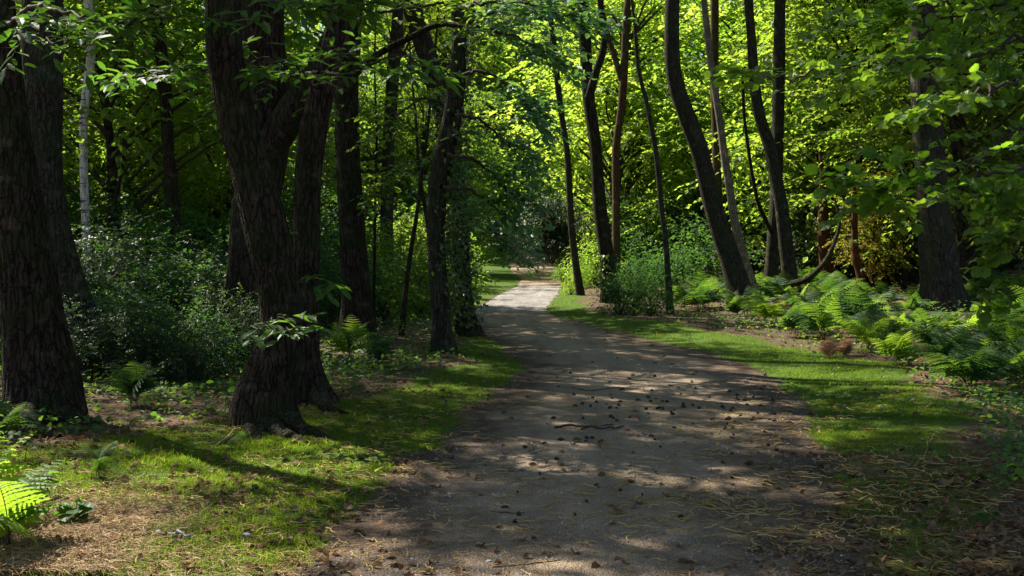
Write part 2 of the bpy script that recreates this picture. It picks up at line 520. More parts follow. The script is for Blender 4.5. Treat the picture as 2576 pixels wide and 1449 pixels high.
gx = spaced(np.concatenate([np.arange(-9, 9.01, .11), 9 + np.geomspace(.2, 420, 45), -9 - np.geomspace(.2, 420, 45)]))
gy = spaced(np.concatenate([np.arange(3.5, 16, .11), np.arange(16, 40, .25), np.arange(40, 112, .5), 112 + np.geomspace(.8, 420, 30), 3.5 - np.geomspace(.3, 80, 16)]))
X, Y = np.meshgrid(gx, gy)
Z = height(X, Y)
G = grassw(X, Y)
nx, ny = len(gx), len(gy)
V = np.stack([X, Y, Z], -1).reshape(-1, 3)
i = np.arange(ny - 1)[:, None] * nx; j = np.arange(nx - 1)[None]
q0, q1, q2, q3 = i + j, i + j + 1, i + nx + j + 1, i + nx + j
T = np.concatenate([np.stack([q0, q1, q2], -1).reshape(-1, 3), np.stack([q0, q2, q3], -1).reshape(-1, 3)])
mb = MB(); mb.add(V, T, 0, .5, True)
tag(link('ground', mb.mesh('ground', ground_mat(), {'grass': G.ravel()})), kind='structure')

py = np.concatenate([np.arange(-6, 3.5, .5), np.arange(3.5, 20, .07), np.arange(20, 110, .4)])
K = 41
tt = np.linspace(0, 1, K)
L0, R0 = np.interp(py, ys, xl), np.interp(py, ys, xr)
jl = .10 * wob(py * 0, py, 3.1, .3) + .07 * wob(py, py * 1.0, 9.0, 1.1) + .04 * wob(py, py * 0, 21.0, .4)
jr = .12 * wob(py * 0, py, 2.7, 2.3) + .08 * wob(py, py * 1.0, 8.0, .1) + .04 * wob(py, py * 0, 19.0, 1.4)
sc_ = np.clip((R0 - L0) / 2.6, .4, 1)
L0 = L0 - .10 + jl * sc_; R0 = R0 + .12 + jr * sc_
PX = L0[:, None] * (1 - tt) + R0[:, None] * tt
PY = np.broadcast_to(py[:, None], PX.shape)
PZ = height(PX, PY) + .006
PZ[:, 0] -= .012; PZ[:, -1] -= .012
W = (R0 - L0)[:, None]
sw = sc_[:, None] ** 1.5
edge = np.clip(1 - np.minimum(tt, 1 - tt)[None] * W / (1.0 * sw), 0, 1)
edge[:, tt > .5] = np.clip(1 - ((1 - tt)[None] * W / (1.25 * sw)), 0, 1)[:, tt > .5]
edge = edge * (1 - .75 * sstep(PY, 19, 28))
edge = np.maximum(edge, 0.35 * sstep(PX, .9, 1.7) * (1 - sstep(PY, 6.5, 9)))
n = len(py)
i = np.arange(n - 1)[:, None] * K; j = np.arange(K - 1)[None]
q0, q1, q2, q3 = i + j, i + j + 1, i + K + j + 1, i + K + j
T = np.concatenate([np.stack([q0, q1, q2], -1).reshape(-1, 3), np.stack([q0, q2, q3], -1).reshape(-1, 3)])
mb = MB(); mb.add(np.stack([PX, PY, PZ], -1).reshape(-1, 3), T, 0, .5, True)
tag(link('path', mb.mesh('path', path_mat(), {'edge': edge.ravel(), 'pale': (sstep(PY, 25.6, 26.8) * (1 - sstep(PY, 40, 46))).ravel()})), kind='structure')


# ------------------------------------------------------------------ crowns shared between trees
def crown_mesh(name, leafmat, rx, rz, nclump, ntwig, k, lsize, tpl=DIAMOND, inner=.35, low=.0, clump=.9, twigL=.6, flatten=.5, limb=.05, seed=1, z0=None, drp=.3):
    """crown around the origin; limbs rise from the axis"""
    global rng
    keep, rng = rng, np.random.default_rng(seed)
    mb = MB()
    d = norm(rng.normal(0, 1, (nclump, 3)))
    d[:, 2] = np.where(d[:, 2] < low, np.abs(d[:, 2]) * .6 + low, d[:, 2])
    rad = inner + (1 - inner) * rng.random(nclump) ** .6
    C = d * rad[:, None] * np.array([rx, rx, rz])
    C[:, :2] *= rng.uniform(.8, 1.15, (nclump, 1))
    for c in C:
        hz = math.hypot(c[0], c[1])
        s = np.array([0, 0, max(-rz * (1.0 if z0 is None else z0), c[2] - .55 * hz - .3)])
        m_ = (s + c) / 2 + rng.normal(0, .12 * rx * .3, 3); m_[2] += .1 * hz
        P = catmull([s, m_, c], 3)
        r0 = limb * (.5 + .5 * min(1, hz / rx))
        tube(mb, P, np.linspace(r0, r0 * .2, len(P)), 4, 1)
    base = rng.random(nclump)
    O = np.repeat(C, ntwig, 0)
    nt_ = len(O)
    off = norm(rng.normal(0, 1, (nt_, 3))) * (rng.random((nt_, 1)) ** .5) * clump
    off[:, 2] *= flatten
    O = O + off
    D = off * np.array([1, 1, .4]) + rng.normal(0, .25, (nt_, 3)) + np.repeat(C, ntwig, 0) * np.array([.25, .25, .05]) / rx
    sprays(mb, O, D, twigL * rng.uniform(.7, 1.2, nt_), k, tpl, lsize, 0, droop=drp, rnd=np.repeat(base, ntwig) * .7 + .15)
    me = mb.mesh(name, [leafmat, M['twig']])
    rng = keep
    return me


CANOPY = [crown_mesh('canopy_crown', M['canopy'], 5.0, 3.6, 22, 62, 11, .15, inner=.3, low=-.35, clump=1.1, twigL=.75, limb=.09, seed=s) for s in (21, 22, 23)]
UNDER = [crown_mesh('understorey_crown', M['bright'], 2.6, 4.0, 62, 16, 11, .145, inner=.2, low=-.95, clump=.8, twigL=.7, limb=.045, seed=s, flatten=.35) for s in (31, 32, 33)]


def recolour(me, mat):
    c = me.copy(); c.materials[0] = mat
    return c


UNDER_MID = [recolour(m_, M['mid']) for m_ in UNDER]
UNDER_AUT = recolour(UNDER[1], M['autumn'])
SHRUB = [crown_mesh('shrub_foliage', M['dark'], 1.1, .95, 46, 13, 9, .062, MID, inner=.3, low=-.9, clump=.42, twigL=.3, limb=.02, seed=s, flatten=.6, drp=.15) for s in (41, 42)]
SHRUB_G = [crown_mesh('shrub_foliage', M['mid'], 1.1, 1.0, 40, 11, 9, .075, MID, inner=.3, low=-.9, clump=.45, twigL=.35, limb=.02, seed=s, flatten=.5) for s in (43, 44)]
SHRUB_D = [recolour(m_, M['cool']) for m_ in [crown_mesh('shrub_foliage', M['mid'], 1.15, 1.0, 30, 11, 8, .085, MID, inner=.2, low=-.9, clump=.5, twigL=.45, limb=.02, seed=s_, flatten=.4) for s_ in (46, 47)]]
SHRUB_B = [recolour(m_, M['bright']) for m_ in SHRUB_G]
YEW = crown_mesh('yew_foliage', M['yew'], 2.4, 2.2, 90, 22, 12, .13, DIAMOND, inner=.2, low=-.95, clump=.8, twigL=.6, limb=.03, seed=45, flatten=.5, drp=.35)


# ------------------------------------------------------------------ featured trees
def ridge_fn(seed, amp, nl, flare, P, fl_h=.30, lobes=5, bark=True):
    z0 = P[0][2]
    ph = seed * 1.37
    def f(th, i):
        z = P[i][2]
        r = 1 + amp * np.array([mnoise.noise(Vector((math.cos(t) * 1.3 + seed, math.sin(t) * 1.3, z * .55))) for t in th])
        if bark:
            tw = th + .5 * math.sin(z * .7 + ph)
            r = r + .05 * np.abs(np.sin(tw * nl / 2 + 1.1 * math.sin(z * 2.3 + ph) + .8 * np.sin(th * 3 + z * 1.3) + .7 * math.sin(z * 7.1 + ph))) ** .7 \
                + .016 * np.sin(tw * nl * 1.7 + z * 5 + 2 * math.sin(z * 4.1))
        if flare:
            e = math.exp(-max(0, z - z0) / fl_h)
            r = r + flare * e * (.35 + .65 * np.clip(np.cos(th * lobes * .5 + ph + .5 * np.sin(th * 2)), 0, 1) ** 1.0 * 1.2)
        return r
    return f


TREES = {}


def tree(name, key, pts, base, label, bark='bark', H=13.0, crown=None, cscale=1.0, coff=(0, 0), cz=None, flare=.45, segs=None, depth=None, lean=0.0, group=None, amp=.10, seed=None, top_r=.05):
    """pts: (u, v, width) of the trunk from the top of the frame downwards; base: (u, v, width) at the ground"""
    seed = seed if seed is not None else len(TREES) + 1
    g = gnd(base[0], base[1])
    d = depth or g.y
    if depth:
        g = Vector((at(base[0], base[1], d).x, d, 0))
    hz = float(height(g.x, g.y))
    g.z = hz
    P, R = [np.array([g.x, g.y, hz - .12])], [base[2] * d / F / 2]
    for (u, v, w) in reversed(pts):
        q = at(u, v, d)
        if q.z < hz + .15:
            continue
        q.y += lean * (q.z - hz) + .04 * math.sin(q.z * .9 + seed)
        P.append(np.array(q)); R.append(w * d / F / 2)
    dirn = norm(P[-1] - P[-2])
    nb = len(P) - 1
    z = P[-1][2]
    r = R[-1]; k0 = r
    rs = random.Random(seed)
    while P[-1][2] < H:
        dirn = norm(dirn * .75 + np.array([rs.uniform(-.12, .12), rs.uniform(-.12, .12), .35]))
        P.append(P[-1] + dirn * 1.0)
        f = (H - P[-1][2]) / max(H - z, 1)
        R.append(max(top_r, k0 * (.25 + .75 * max(0, f))))
    P, R = np.array(P), np.array(R)
    step = .055 if d < 13 else (.16 if d < 20 else .35)
    per = [max(2, int(np.linalg.norm(P[a + 1] - P[a]) / (step if a < nb else .5))) for a in range(len(P) - 1)]
    S = catmull(np.column_stack([P, R]), per)
    C, RR = S[:, :3], np.maximum(S[:, 3], .008)
    segs = segs or (112 if d < 13 else (40 if d < 20 else 18))
    root = thing(name, (g.x, g.y, hz), label, 'tree', group)
    mb = MB()
    tube(mb, C, RR, segs, 0, .5, ridge_fn(seed, amp, max(6, int(R[0] * 90)), flare, C, bark=d < 22))
    tr = link('trunk', mb.mesh('trunk', M[bark], off=root.location), root)
    if crown is not None:
        cm = CANOPY[crown % 3]
        o = link('crown', cm, root)
        top = C[-1]
        zc = cz if cz is not None else H - 2.2
        o.location = (top[0] - g.x + coff[0], top[1] - g.y + coff[1], zc - hz)  # crown mostly out of view, shifted and sized to shape shade on the ground
        o.scale = (cscale, cscale, cscale * .95)
        o.rotation_euler = (0, 0, seed * 2.1)
    TREES[key] = (root, C, RR)
    return root


def part_tube(root, name, pts, r0, r1, mat='bark', segs=16, seed=3, per=10, amp=.12):
    P = catmull(np.array([list(p) for p in pts]), per)
    mb = MB()
    tube(mb, P, np.linspace(r0, r1, len(P)), segs, 0, .5, ridge_fn(seed, amp, max(6, int(r0 * 90)), 0, P))
    return link(name, mb.mesh(name, M[mat], off=root.matrix_world.translation if root.parent else root.location), root)


tree('sweet_chestnut_tree', 'T1', [(5, 0, 62), (18, 160, 70), (28, 330, 92), (38, 500, 125), (62, 715, 140), (80, 850, 152), (98, 960, 175)], (116, 1062, 186),
     'thick furrowed trunk cut by the left edge, standing nearest the camera on that side', crown=0, cscale=.6, coff=(.6, 1.2), H=12, flare=.22)
tree('sweet_chestnut_tree', 'T2', [(108, 0, 92), (110, 200, 92), (112, 400, 84), (128, 540, 78), (165, 680, 74), (205, 800, 78)], (232, 935, 100),
     'dark leaning trunk just behind the thick trunk at the left edge', 'bark_grey', crown=1, cscale=.63, coff=(-2.4, .3), H=13)
tree('silver_birch', 'birch', [(220, 0, 21), (227, 75, 23), (226, 150, 21), (216, 225, 20), (210, 300, 20), (211, 400, 19), (214, 490, 20), (219, 580, 20)], (226, 812, 24),
     'slender white birch trunk with black marks among the left trees', 'birch', crown=2, cscale=.95, coff=(-2.5, -2.5), H=13, flare=.2, amp=.04, depth=21.5)
tree('oak_tree', 'T3', [(386, 0, 30), (400, 100, 32), (412, 200, 32), (419, 300, 31), (421, 385, 30), (428, 440, 33)], (450, 800, 42),
     'thin dark trunk standing alone between the white birch and the big central tree', crown=0, cscale=.62, coff=(.2, .3), H=14, depth=23)
tree('sweet_chestnut_tree', 'T4', [(558, 0, 82), (560, 99, 85), (574, 197, 85), (595, 296, 92), (620, 395, 94), (648, 494, 104), (672, 592, 108), (699, 715, 102), (708, 816, 104), (700, 892, 118), (680, 968, 136), (668, 1019, 146)], (668, 1078, 172),
     'large leaning furrowed trunk with spreading roots, in front of the other central trunks', crown=1, cscale=1.05, coff=(0, -.6), H=13, flare=.30)
tree('sweet_chestnut_tree', 'T5', [(655, 0, 118), (660, 100, 112), (672, 220, 108), (668, 330, 116), (655, 430, 112), (640, 520, 112), (630, 620, 108), (626, 720, 112)], (628, 880, 150),
     'broad dark forked trunk hidden behind the large leaning central trunk', crown=2, cscale=.75, coff=(-2.0, -.2), H=14, depth=15.5)
tree('sweet_chestnut_tree', 'T6', [(864, 0, 62), (834, 148, 56), (806, 247, 60), (786, 346, 64), (774, 444, 62), (771, 592, 62), (773, 715, 58), (775, 816, 56), (776, 917, 58), (786, 978, 70)], (800, 1026, 95),
     'trunk leaning right at its top, beside the right flank of the large leaning trunk', crown=0, cscale=.95, coff=(1.2, 0), H=12.5, flare=.5)
tree('oak_tree', 'T7', [(884, 0, 56), (872, 197, 58), (877, 395, 61), (882, 494, 62), (889, 642, 68), (896, 760, 74)], (900, 868, 92),
     'straight ridged trunk between the central group and the ivy covered pair', crown=1, cscale=.55, coff=(2, 3), H=14)
tree('oak_tree', 'T8', [(1151, 0, 34), (1152, 79, 35), (1153, 148, 37), (1146, 222, 42), (1137, 296, 44), (1121, 370, 47), (1106, 444, 47), (1097, 518, 43), (1096, 617, 40), (1102, 715, 43), (1110, 820, 46)], (1118, 895, 60),
     'twisting trunk with ivy tufts at the inside of the path bend', 'bark_grey', crown=2, cscale=.35, coff=(1, 3), H=13)
tree('oak_tree', 'T9', [(1032, 0, 46), (1062, 100, 46), (1088, 180, 46), (1110, 270, 44), (1132, 370, 40), (1150, 470, 38), (1158, 590, 38), (1162, 700, 42), (1170, 790, 46)], (1182, 845, 72),
     'dark trunk leaning left at its top, its foot at the left edge of the path', crown=0, cscale=.45, coff=(-3.2, 2.0), H=13)
tree('oak_tree', 'T11', [(1000, 60, 28), (990, 170, 31), (982, 300, 32), (975, 440, 32)], (968, 760, 38),
     'distant greyish trunk seen between the straight ridged trunk and the ivy covered one', 'bark_grey', crown=1, cscale=.6, coff=(-2.8, 1.5), H=14, depth=29)
tree('young_oak', 'S1', [(1075, 330, 8), (1060, 440, 9), (1048, 540, 10), (1035, 620, 11), (1022, 720, 12)], (1008, 850, 15),
     'thin dark sapling leaning right between the ridged trunk and the twisting trunk', H=6.5, flare=.1, amp=.04, depth=19, top_r=.015)
tree('young_oak', 'S2', [(948, 330, 5), (945, 460, 6), (942, 600, 7), (941, 720, 7)], (940, 840, 8),
     'hair thin upright sapling right of the straight ridged trunk', H=6, flare=.1, amp=.04, depth=18, top_r=.012)
tree('young_oak', 'S3', [(1075, 560, 10), (1085, 660, 11), (1090, 740, 11)], (1092, 800, 14),
     'short thin sapling touching the left side of the twisting trunk', H=6, flare=.1, amp=.04, depth=21, top_r=.015)
# right-hand side
tree('sycamore_tree', 'T13', [(1380, 0, 13), (1392, 99, 15), (1402, 197, 16), (1410, 271, 15), (1425, 370, 15), (1432, 469, 17), (1437, 568, 17), (1452, 691, 20)], (1463, 745, 24),
     'slim curving trunk nearest the right side of the far path', 'bark_grey', crown=2, cscale=.42, H=15, flare=.15, amp=.04, cz=14)
tree('sycamore_tree', 'T14', [(1466, 0, 28), (1469, 49, 30), (1474, 148, 30), (1481, 247, 31), (1496, 346, 31), (1503, 444, 33), (1511, 543, 36), (1526, 642, 38)], (1538, 768, 48),
     'stout dark straight trunk standing beside the bend right of the far path', crown=0, cscale=.55, H=15, cz=14, coff=(1, 3))
tree('sycamore_tree', 'T15', [(1580, 0, 17), (1575, 49, 18), (1570, 173, 20), (1563, 272, 19), (1550, 370, 19), (1550, 469, 20), (1550, 592, 21)], (1550, 745, 24),
     'orange brown thin forked trunk behind the stout dark straight one', 'bark_tan', crown=1, cscale=.4, H=15, depth=36, flare=.1, amp=.05, cz=15)
tree('young_sycamore', 'T16', [(1596, 60, 8), (1605, 173, 10), (1624, 247, 11), (1639, 321, 12), (1652, 395, 13), (1664, 518, 14), (1674, 592, 14), (1682, 715, 16)], (1687, 795, 20),
     'thin crooked young trunk at the edge of the bracken by the path', 'bark_grey', H=9, flare=.15, amp=.05, top_r=.02)
tree('beech_tree', 'T17', [(1692, 0, 36), (1690, 80, 37), (1692, 170, 38), (1706, 235, 42), (1730, 300, 44), (1756, 370, 45), (1775, 444, 45), (1795, 518, 48), (1820, 600, 52), (1840, 660, 54)], (1872, 775, 70),
     'thick trunk leaning left from the bracken, bowed at mid height', crown=2, cscale=.6, H=14, cz=13, coff=(0, 3), bark='bark_grey')
tree('beech_tree', 'T18', [(1772, 0, 15), (1782, 99, 17), (1794, 197, 17), (1809, 296, 18), (1822, 395, 20), (1834, 469, 20), (1851, 568, 22), (1878, 666, 23)], (1908, 762, 28),
     'slender pale trunk running close behind the thick bowed trunk', 'bark_pale', crown=0, cscale=.4, H=14, flare=.15, amp=.05, cz=14)
tree('pine_tree', 'T18b', [(1797, 0, 21), (1798, 200, 21), (1802, 370, 22)], (1812, 730, 26),
     'straight brown trunk further back, partly behind the slender pale trunk', 'bark_tan', crown=1, cscale=.5, H=16, depth=38, flare=.1, amp=.03, cz=16)
tree('beech_tree', 'T19', [(1883, 0, 22), (1891, 99, 23), (1898, 197, 26), (1913, 296, 28), (1938, 370, 31), (1950, 444, 31), (1965, 518, 33), (1977, 617, 36), (1988, 705, 40)], (2000, 772, 52),
     'smooth bent trunk with pale patches rising from the bracken', 'bark_grey', crown=1, cscale=.65, H=14, cz=13, coff=(1, 1))
tree('beech_tree', 'T20', [(1962, 0, 28), (1960, 173, 30), (1957, 346, 31), (1952, 500, 30), (1940, 640, 30)], (1938, 745, 38),
     'straight grey green trunk crossing behind the smooth bent trunk', 'bark_grey', crown=2, cscale=.6, H=15, cz=14, depth=31, coff=(1, 2))
tree('yew_tree', 'T22', [(2070, 520, 24), (2075, 617, 30), (2078, 690, 32)], (2082, 760, 40),
     'thick rust red trunk deep in the dark behind the bracken', 'bark_red', H=4.2, depth=34, flare=.2, top_r=.04)
tree('yew_tree', 'T22b', [(2014, 250, 12), (2150, 500, 13), (2151, 580, 16), (2153, 640, 19), (2165, 690, 22)][1:], (2170, 760, 26),
     'thin curved rust red trunk beside the thick rust red one', 'bark_red', H=3.6, depth=32, flare=.15, top_r=.03, amp=.05)
tree('oak_tree', 'T23', [(2325, 0, 74), (2328, 212, 74), (2334, 345, 74), (2345, 494, 76), (2360, 617, 88), (2368, 715, 95)], (2374, 800, 118),
     'massive grey trunk rising from the bracken on the right, partly behind hazel leaves', 'bark_grey', crown=0, cscale=1.0, H=15, cz=13, coff=(2, 2))
tree('oak_tree', 'T24', [(2428, 0, 36), (2431, 100, 37), (2432, 450, 38)], (2436, 740, 44),
     'greyish trunk further back, right of the massive grey trunk', 'bark_grey', crown=1, cscale=.9, H=15, depth=34)
tree('oak_tree', 'T25', [(2052, 0, 26), (2055, 80, 27), (2056, 300, 28)], (2058, 730, 32),
     'dim upright trunk deep in the wood, left of the massive grey trunk', 'bark', crown=2, cscale=.7, H=15, depth=42)
tree('oak_tree', 'T26', [(1300, 470, 13), (1292, 560, 15), (1288, 610, 17)], (1290, 652, 22),
     'pale forked trunk where the path ends', 'bark_pale', crown=0, cscale=.7, H=13, depth=78, flare=.1)
tree('oak_tree', 'T27', [(1262, 540, 16), (1272, 590, 17), (1268, 630, 18)], (1264, 655, 20),
     'dark bent trunk where the path ends, left of the pale forked one', 'bark', crown=1, cscale=.7, H=13, depth=80, flare=.1)

# limbs and roots of the featured trees
r4 = TREES['T4'][0]
part_tube(r4, 'root', [at(690, 1035, 9.75), at(740, 1075, 9.5), at(785, 1093, 9.3), at(840, 1112, 9.15)], .12, .025, seed=5)
part_tube(r4, 'root', [at(650, 1045, 9.9), at(605, 1070, 9.8), at(575, 1082, 9.75), at(535, 1094, 9.7)], .10, .03, seed=6)
part_tube(r4, 'root', [at(680, 1060, 9.6), at(702, 1088, 9.35), at(742, 1106, 9.1), at(772, 1120, 8.95)], .09, .03, seed=8)
r5 = TREES['T5'][0]
part_tube(r5, 'limb', [at(650, 410, 15.5), at(700, 335, 15.3), at(745, 262, 15.1), at(800, 180, 15.0), at(850, 60, 15.0), at(870, -80, 15.2)], .24, .12, seed=9)
r6 = TREES['T6'][0]
r1 = TREES['T1'][0]
part_tube(r1, 'root', [at(130, 1030, 10.1), at(190, 1062, 9.95), at(240, 1078, 9.85), at(290, 1086, 9.8)], .12, .03, seed=12)
r9 = TREES['T9'][0]
part_tube(r1, 'root', [at(60, 1040, 9.6), at(70, 1075, 9.4), at(110, 1092, 9.2), at(150, 1100, 9.05)], .11, .025, seed=22)
part_tube(r6, 'root', [at(800, 985, 10.7), at(818, 1018, 10.55), at(840, 1034, 10.4), at(872, 1042, 10.3)], .08, .02, seed=23)
part_tube(r4, 'root', [at(640, 1060, 9.75), at(630, 1085, 9.45), at(650, 1104, 9.2), at(640, 1118, 9.0)], .09, .02, seed=25)
part_tube(TREES['T7'][0], 'limb', [at(890, 190, 16), at(955, 134, 15.7), at(1040, 90, 15.5), at(1100, 62, 15.3), at(1180, 60, 15), at(1260, 20, 14.8)], .05, .03, segs=10, seed=13)
part_tube(TREES['T14'][0], 'limb', [at(1481, 247, 26.5), at(1500, 180, 26.4), at(1520, 110, 26.3), at(1512, 20, 26.3), at(1500, -60, 26.3)], .10, .06, segs=8, seed=14)
part_tube(TREES['T15'][0], 'limb', [at(1568, 215, 36), at(1545, 140, 36), at(1522, 60, 36), at(1505, -40, 36)], .10, .07, 'bark_tan', segs=8, seed=15)
part_tube(TREES['T19'][0], 'limb', [at(1990, 715, 23.8), at(2030, 702, 23.6), at(2070, 665, 23.5), at(2095, 620, 23.5), at(2112, 560, 23.6), at(2100, 500, 23.7)], .07, .02, 'bark', segs=12, seed=16, amp=.35)
part_tube(TREES['T20'][0], 'limb', [at(1945, 590, 30.7), at(1922, 545, 30.4), at(1903, 494, 30.3), at(1886, 400, 30.2), at(1872, 290, 30.2), at(1868, 180, 30)], .06, .035, segs=8, seed=17)


def bough(root, poly, r0, tpl, lsize, twigL, ntw, k, leafmat, seed, droop=.08, spread=1.0, flat=.24, up=(0, 0, 1), start=.12, sub=2, name='bough'):
    """a leafy bough of a tree; its foliage is a sub-part"""
    global rng
    keep, rng = rng, np.random.default_rng(seed)
    P = catmull(np.array([list(p) for p in poly]), 8)
    P[1:-1] += rng.normal(0, .012, P[1:-1].shape)
    n = len(P)
    w = MB()
    tube(w, P, np.linspace(r0, r0 * .25, n), 6, 0)
    T = norm(np.gradient(P, axis=0))
    t = np.sort(start + (1 - start) * rng.random(ntw)); t[-1] = 1
    O = np.stack([np.interp(t * (n - 1), np.arange(n), P[:, a]) for a in range(3)], -1)
    D0 = np.stack([np.interp(t * (n - 1), np.arange(n), T[:, a]) for a in range(3)], -1)
    lat = norm(np.cross(D0, np.array([0, 0, 1.0])))
    sgn = np.where(np.arange(ntw) % 2, 1.0, -1.0)[:, None]
    D = D0 * .8 + lat * sgn * spread * rng.uniform(.4, 1.1, (ntw, 1)) + np.stack([np.zeros(ntw), np.zeros(ntw), rng.normal(0, .25, ntw)], -1)
    D[-1] = D0[-1]
    L = twigL * (1.15 - .55 * t) * rng.uniform(.75, 1.2, ntw)
    lf = MB()
    if sub:
        # secondary twigs
        tt = rng.random((ntw, sub)) * .8 + .15
        Dn = norm(D)
        O2 = (O[:, None] + Dn[:, None] * (L[:, None] * tt)[..., None])
        O2[..., 2] -= droop * L[:, None] * tt ** 2
        lat2 = norm(np.cross(Dn, np.array([0, 0, 1.0])))
        s2 = np.where(rng.random((ntw, sub)) < .5, -1.0, 1.0)
        D2 = Dn[:, None] * .7 + lat2[:, None] * s2[..., None] * .8 + rng.normal(0, .2, (ntw, sub, 3))
        sprays(lf, O2.reshape(-1, 3), D2.reshape(-1, 3), np.repeat(L * .55, sub), max(3, int(k * .6)), tpl, lsize, 0, up, flat, droop, woodmat=1, r=r0 * .12)
    sprays(lf, O, D, L, k, tpl, lsize, 0, up, flat, droop, woodmat=1, r=r0 * .22)
    off = root.location
    b = link(name, w.mesh(name, M['twig'], off=off), root)
    link('foliage', lf.mesh('foliage', [leafmat, M['twig']], off=off), b)
    rng = keep
    return b


# chestnut boughs across the upper left
B = lambda *a: [at(u, v, d) for u, v, d in a]
bough(r6, B((800, 185, 10.6), (740, 190, 11), (650, 178, 11.3), (540, 172, 11), (430, 172, 10.4), (330, 178, 10)), .025, CHEST, .145, .75, 17, 7, M['chest'], 101, flat=.28)
bough(r6, B((815, 190, 10.6), (860, 165, 10.2), (930, 160, 9.9), (1000, 140, 9.7), (1060, 160, 9.5)), .02, CHEST, .145, .6, 10, 7, M['chest'], 102)
bough(r6, B((800, 240, 10.5), (760, 180, 10.0), (700, 150, 9.6), (640, 140, 9.9)), .016, CHEST, .145, .5, 8, 7, M['chest'], 103)
bough(r1, B((20, 60, 9.8), (80, 20, 9.2), (170, 30, 8.9), (270, 60, 8.7), (370, 50, 8.6), (470, 40, 8.6)), .02, CHEST, .145, .6, 13, 7, M['chest'], 104)
bough(r1, B((30, 100, 9.8), (70, 90, 9.0), (130, 105, 8.5), (200, 100, 8.3)), .012, CHEST, .16, .5, 7, 6, M['chest'], 105)
bough(r4, B((560, -30, 9.5), (500, -20, 9.2), (430, 0, 9), (350, -10, 8.9)), .02, CHEST, .145, .6, 8, 7, M['chest'], 106)
for sd, (u, v, d, n_) in enumerate([(770, 705, 9.6, 5), (740, 825, 9.1, 4), (700, 800, 9.05, 3), (655, 822, 9.3, 3)]):
    bough(r4, B((u - 25, v + 10, d + .05), (u + 10, v, d - .15), (u + 60, v + 5, d - .3)), .006, CHEST, .17, .22, n_, 4, M['chest'], 110 + sd, sub=0, droop=.4, name='sprout')
bough(r4, B((575, -30, 9.5), (680, 0, 9.0), (800, 15, 8.7), (910, 10, 8.6)), .016, CHEST, .16, .5, 11, 7, M['chest'], 120)
bough(TREES['T7'][0], B((885, 60, 16), (960, 30, 15.4), (1040, 20, 15), (1120, 10, 14.8), (1200, 30, 14.6)), .03, MID, .12, .9, 20, 9, M['mid'], 121)
bough(TREES['T14'][0], B((1470, 20, 26.5), (1420, 0, 25.6), (1360, 20, 25), (1300, 60, 24.6)), .04, MID, .14, 1.3, 20, 10, M['lime'], 122)
bough(TREES['T3'][0], B((395, 90, 23), (340, 80, 22.4), (280, 110, 22), (180, 120, 21.8)), .04, MID, .13, 1.2, 20, 10, M['mid'], 123)
bough(TREES['T3'][0], B((405, 200, 23), (460, 190, 22.4), (520, 215, 22)), .035, MID, .13, 1.1, 14, 10, M['mid'], 124)
# cool green drooping boughs over the path bend
r8 = TREES['T8'][0]
for sd, (poly, nt_, tl) in enumerate([
        ([(1150, 60, 15.1), (1210, 70, 14.6), (1290, 90, 14.2), (1370, 130, 14)], 20, 1.0),
        ([(1150, 20, 15.1), (1230, 5, 14.4), (1330, 10, 13.8), (1440, 40, 13.4)], 22, 1.1),
        ([(1148, 190, 15.1), (1210, 180, 15), (1280, 215, 15), (1330, 270, 15)], 16, .9),
        ([(1140, 290, 15.1), (1200, 300, 15.6), (1260, 345, 16), (1310, 400, 16)], 16, .9),
        ([(1120, 390, 15.1), (1190, 400, 15.8), (1250, 450, 16.4), (1300, 500, 16.6)], 17, .9),
        ([(1110, 470, 15.1), (1180, 480, 16.2), (1230, 510, 17), (1290, 560, 17.5)], 15, .9)]):
    bough(r8, B(*poly), .03, MID, .12, tl, nt_, 10, M['lime'], 130 + sd, droop=.14, flat=.3, start=.3)
for sd, (poly, nt_, tl) in enumerate([
        ([(1160, 540, 18.4), (1200, 555, 18.5), (1250, 590, 19), (1300, 640, 19.4)], 14, .8),
        ([(1120, 260, 18.4), (1060, 250, 18), (1000, 290, 17.5), (950, 330, 17)], 14, .9),
        ([(1140, 420, 18.4), (1080, 400, 18), (1010, 420, 17.7), (960, 460, 17.5)], 14, .9)]):
    bough(r9, B(*poly), .03, MID, .11, tl, nt_, 10, M['lime'] if sd < 1 else M['mid'], 150 + sd, droop=.14)

# ivy on the twisting and the leaning trunk
def ivy(key, z0, z1, n_, side, label, seed, sp=.18):
    root, C, RR = TREES[key]
    g = np.random.default_rng(seed)
    sel = (C[:, 2] > z0) & (C[:, 2] < z1)
    C, RR = C[sel], RR[sel]
    idx = g.integers(0, len(C), n_)
    th = g.normal(side, .62, n_)
    nrm = np.stack([np.cos(th), np.sin(th), np.zeros(n_)], -1)
    tj = g.random((n_, 1)); idn = np.minimum(idx + 1, len(C) - 1)
    Pp = C[idx] * (1 - tj) + C[idn] * tj + nrm * (RR[idx] * 1.05 + np.abs(g.normal(0, sp, n_)) * .6)[:, None]
    D = nrm * .5 + g.normal(0, .5, (n_, 3)); D[:, 2] -= .5
    mb = MB()
    leaves(mb, MID, Pp, D, nrm + g.normal(0, .4, (n_, 3)), g.uniform(.05, .09, n_), 0, g.random(n_))
    for q in range(14):
        a = g.integers(0, max(1, len(C) - 3)); b_ = min(len(C) - 1, a + int(len(C) * .4))
        ids = np.linspace(a, b_, 6).astype(int)
        t0 = g.normal(side, .7)
        nr = np.stack([np.cos(t0 + g.normal(0, .15, 6)), np.sin(t0 + g.normal(0, .15, 6)), np.zeros(6)], -1)
        tube(mb, C[ids] + nr * (RR[ids] * 1.06 + .01)[:, None], np.full(6, .007), 4, 1)
    base = C[0]
    o = link('ivy', mb.mesh('ivy', [M['ivy'], M['twig']], off=base), None, tuple(base))
    tag(o, label, 'climbing plant')


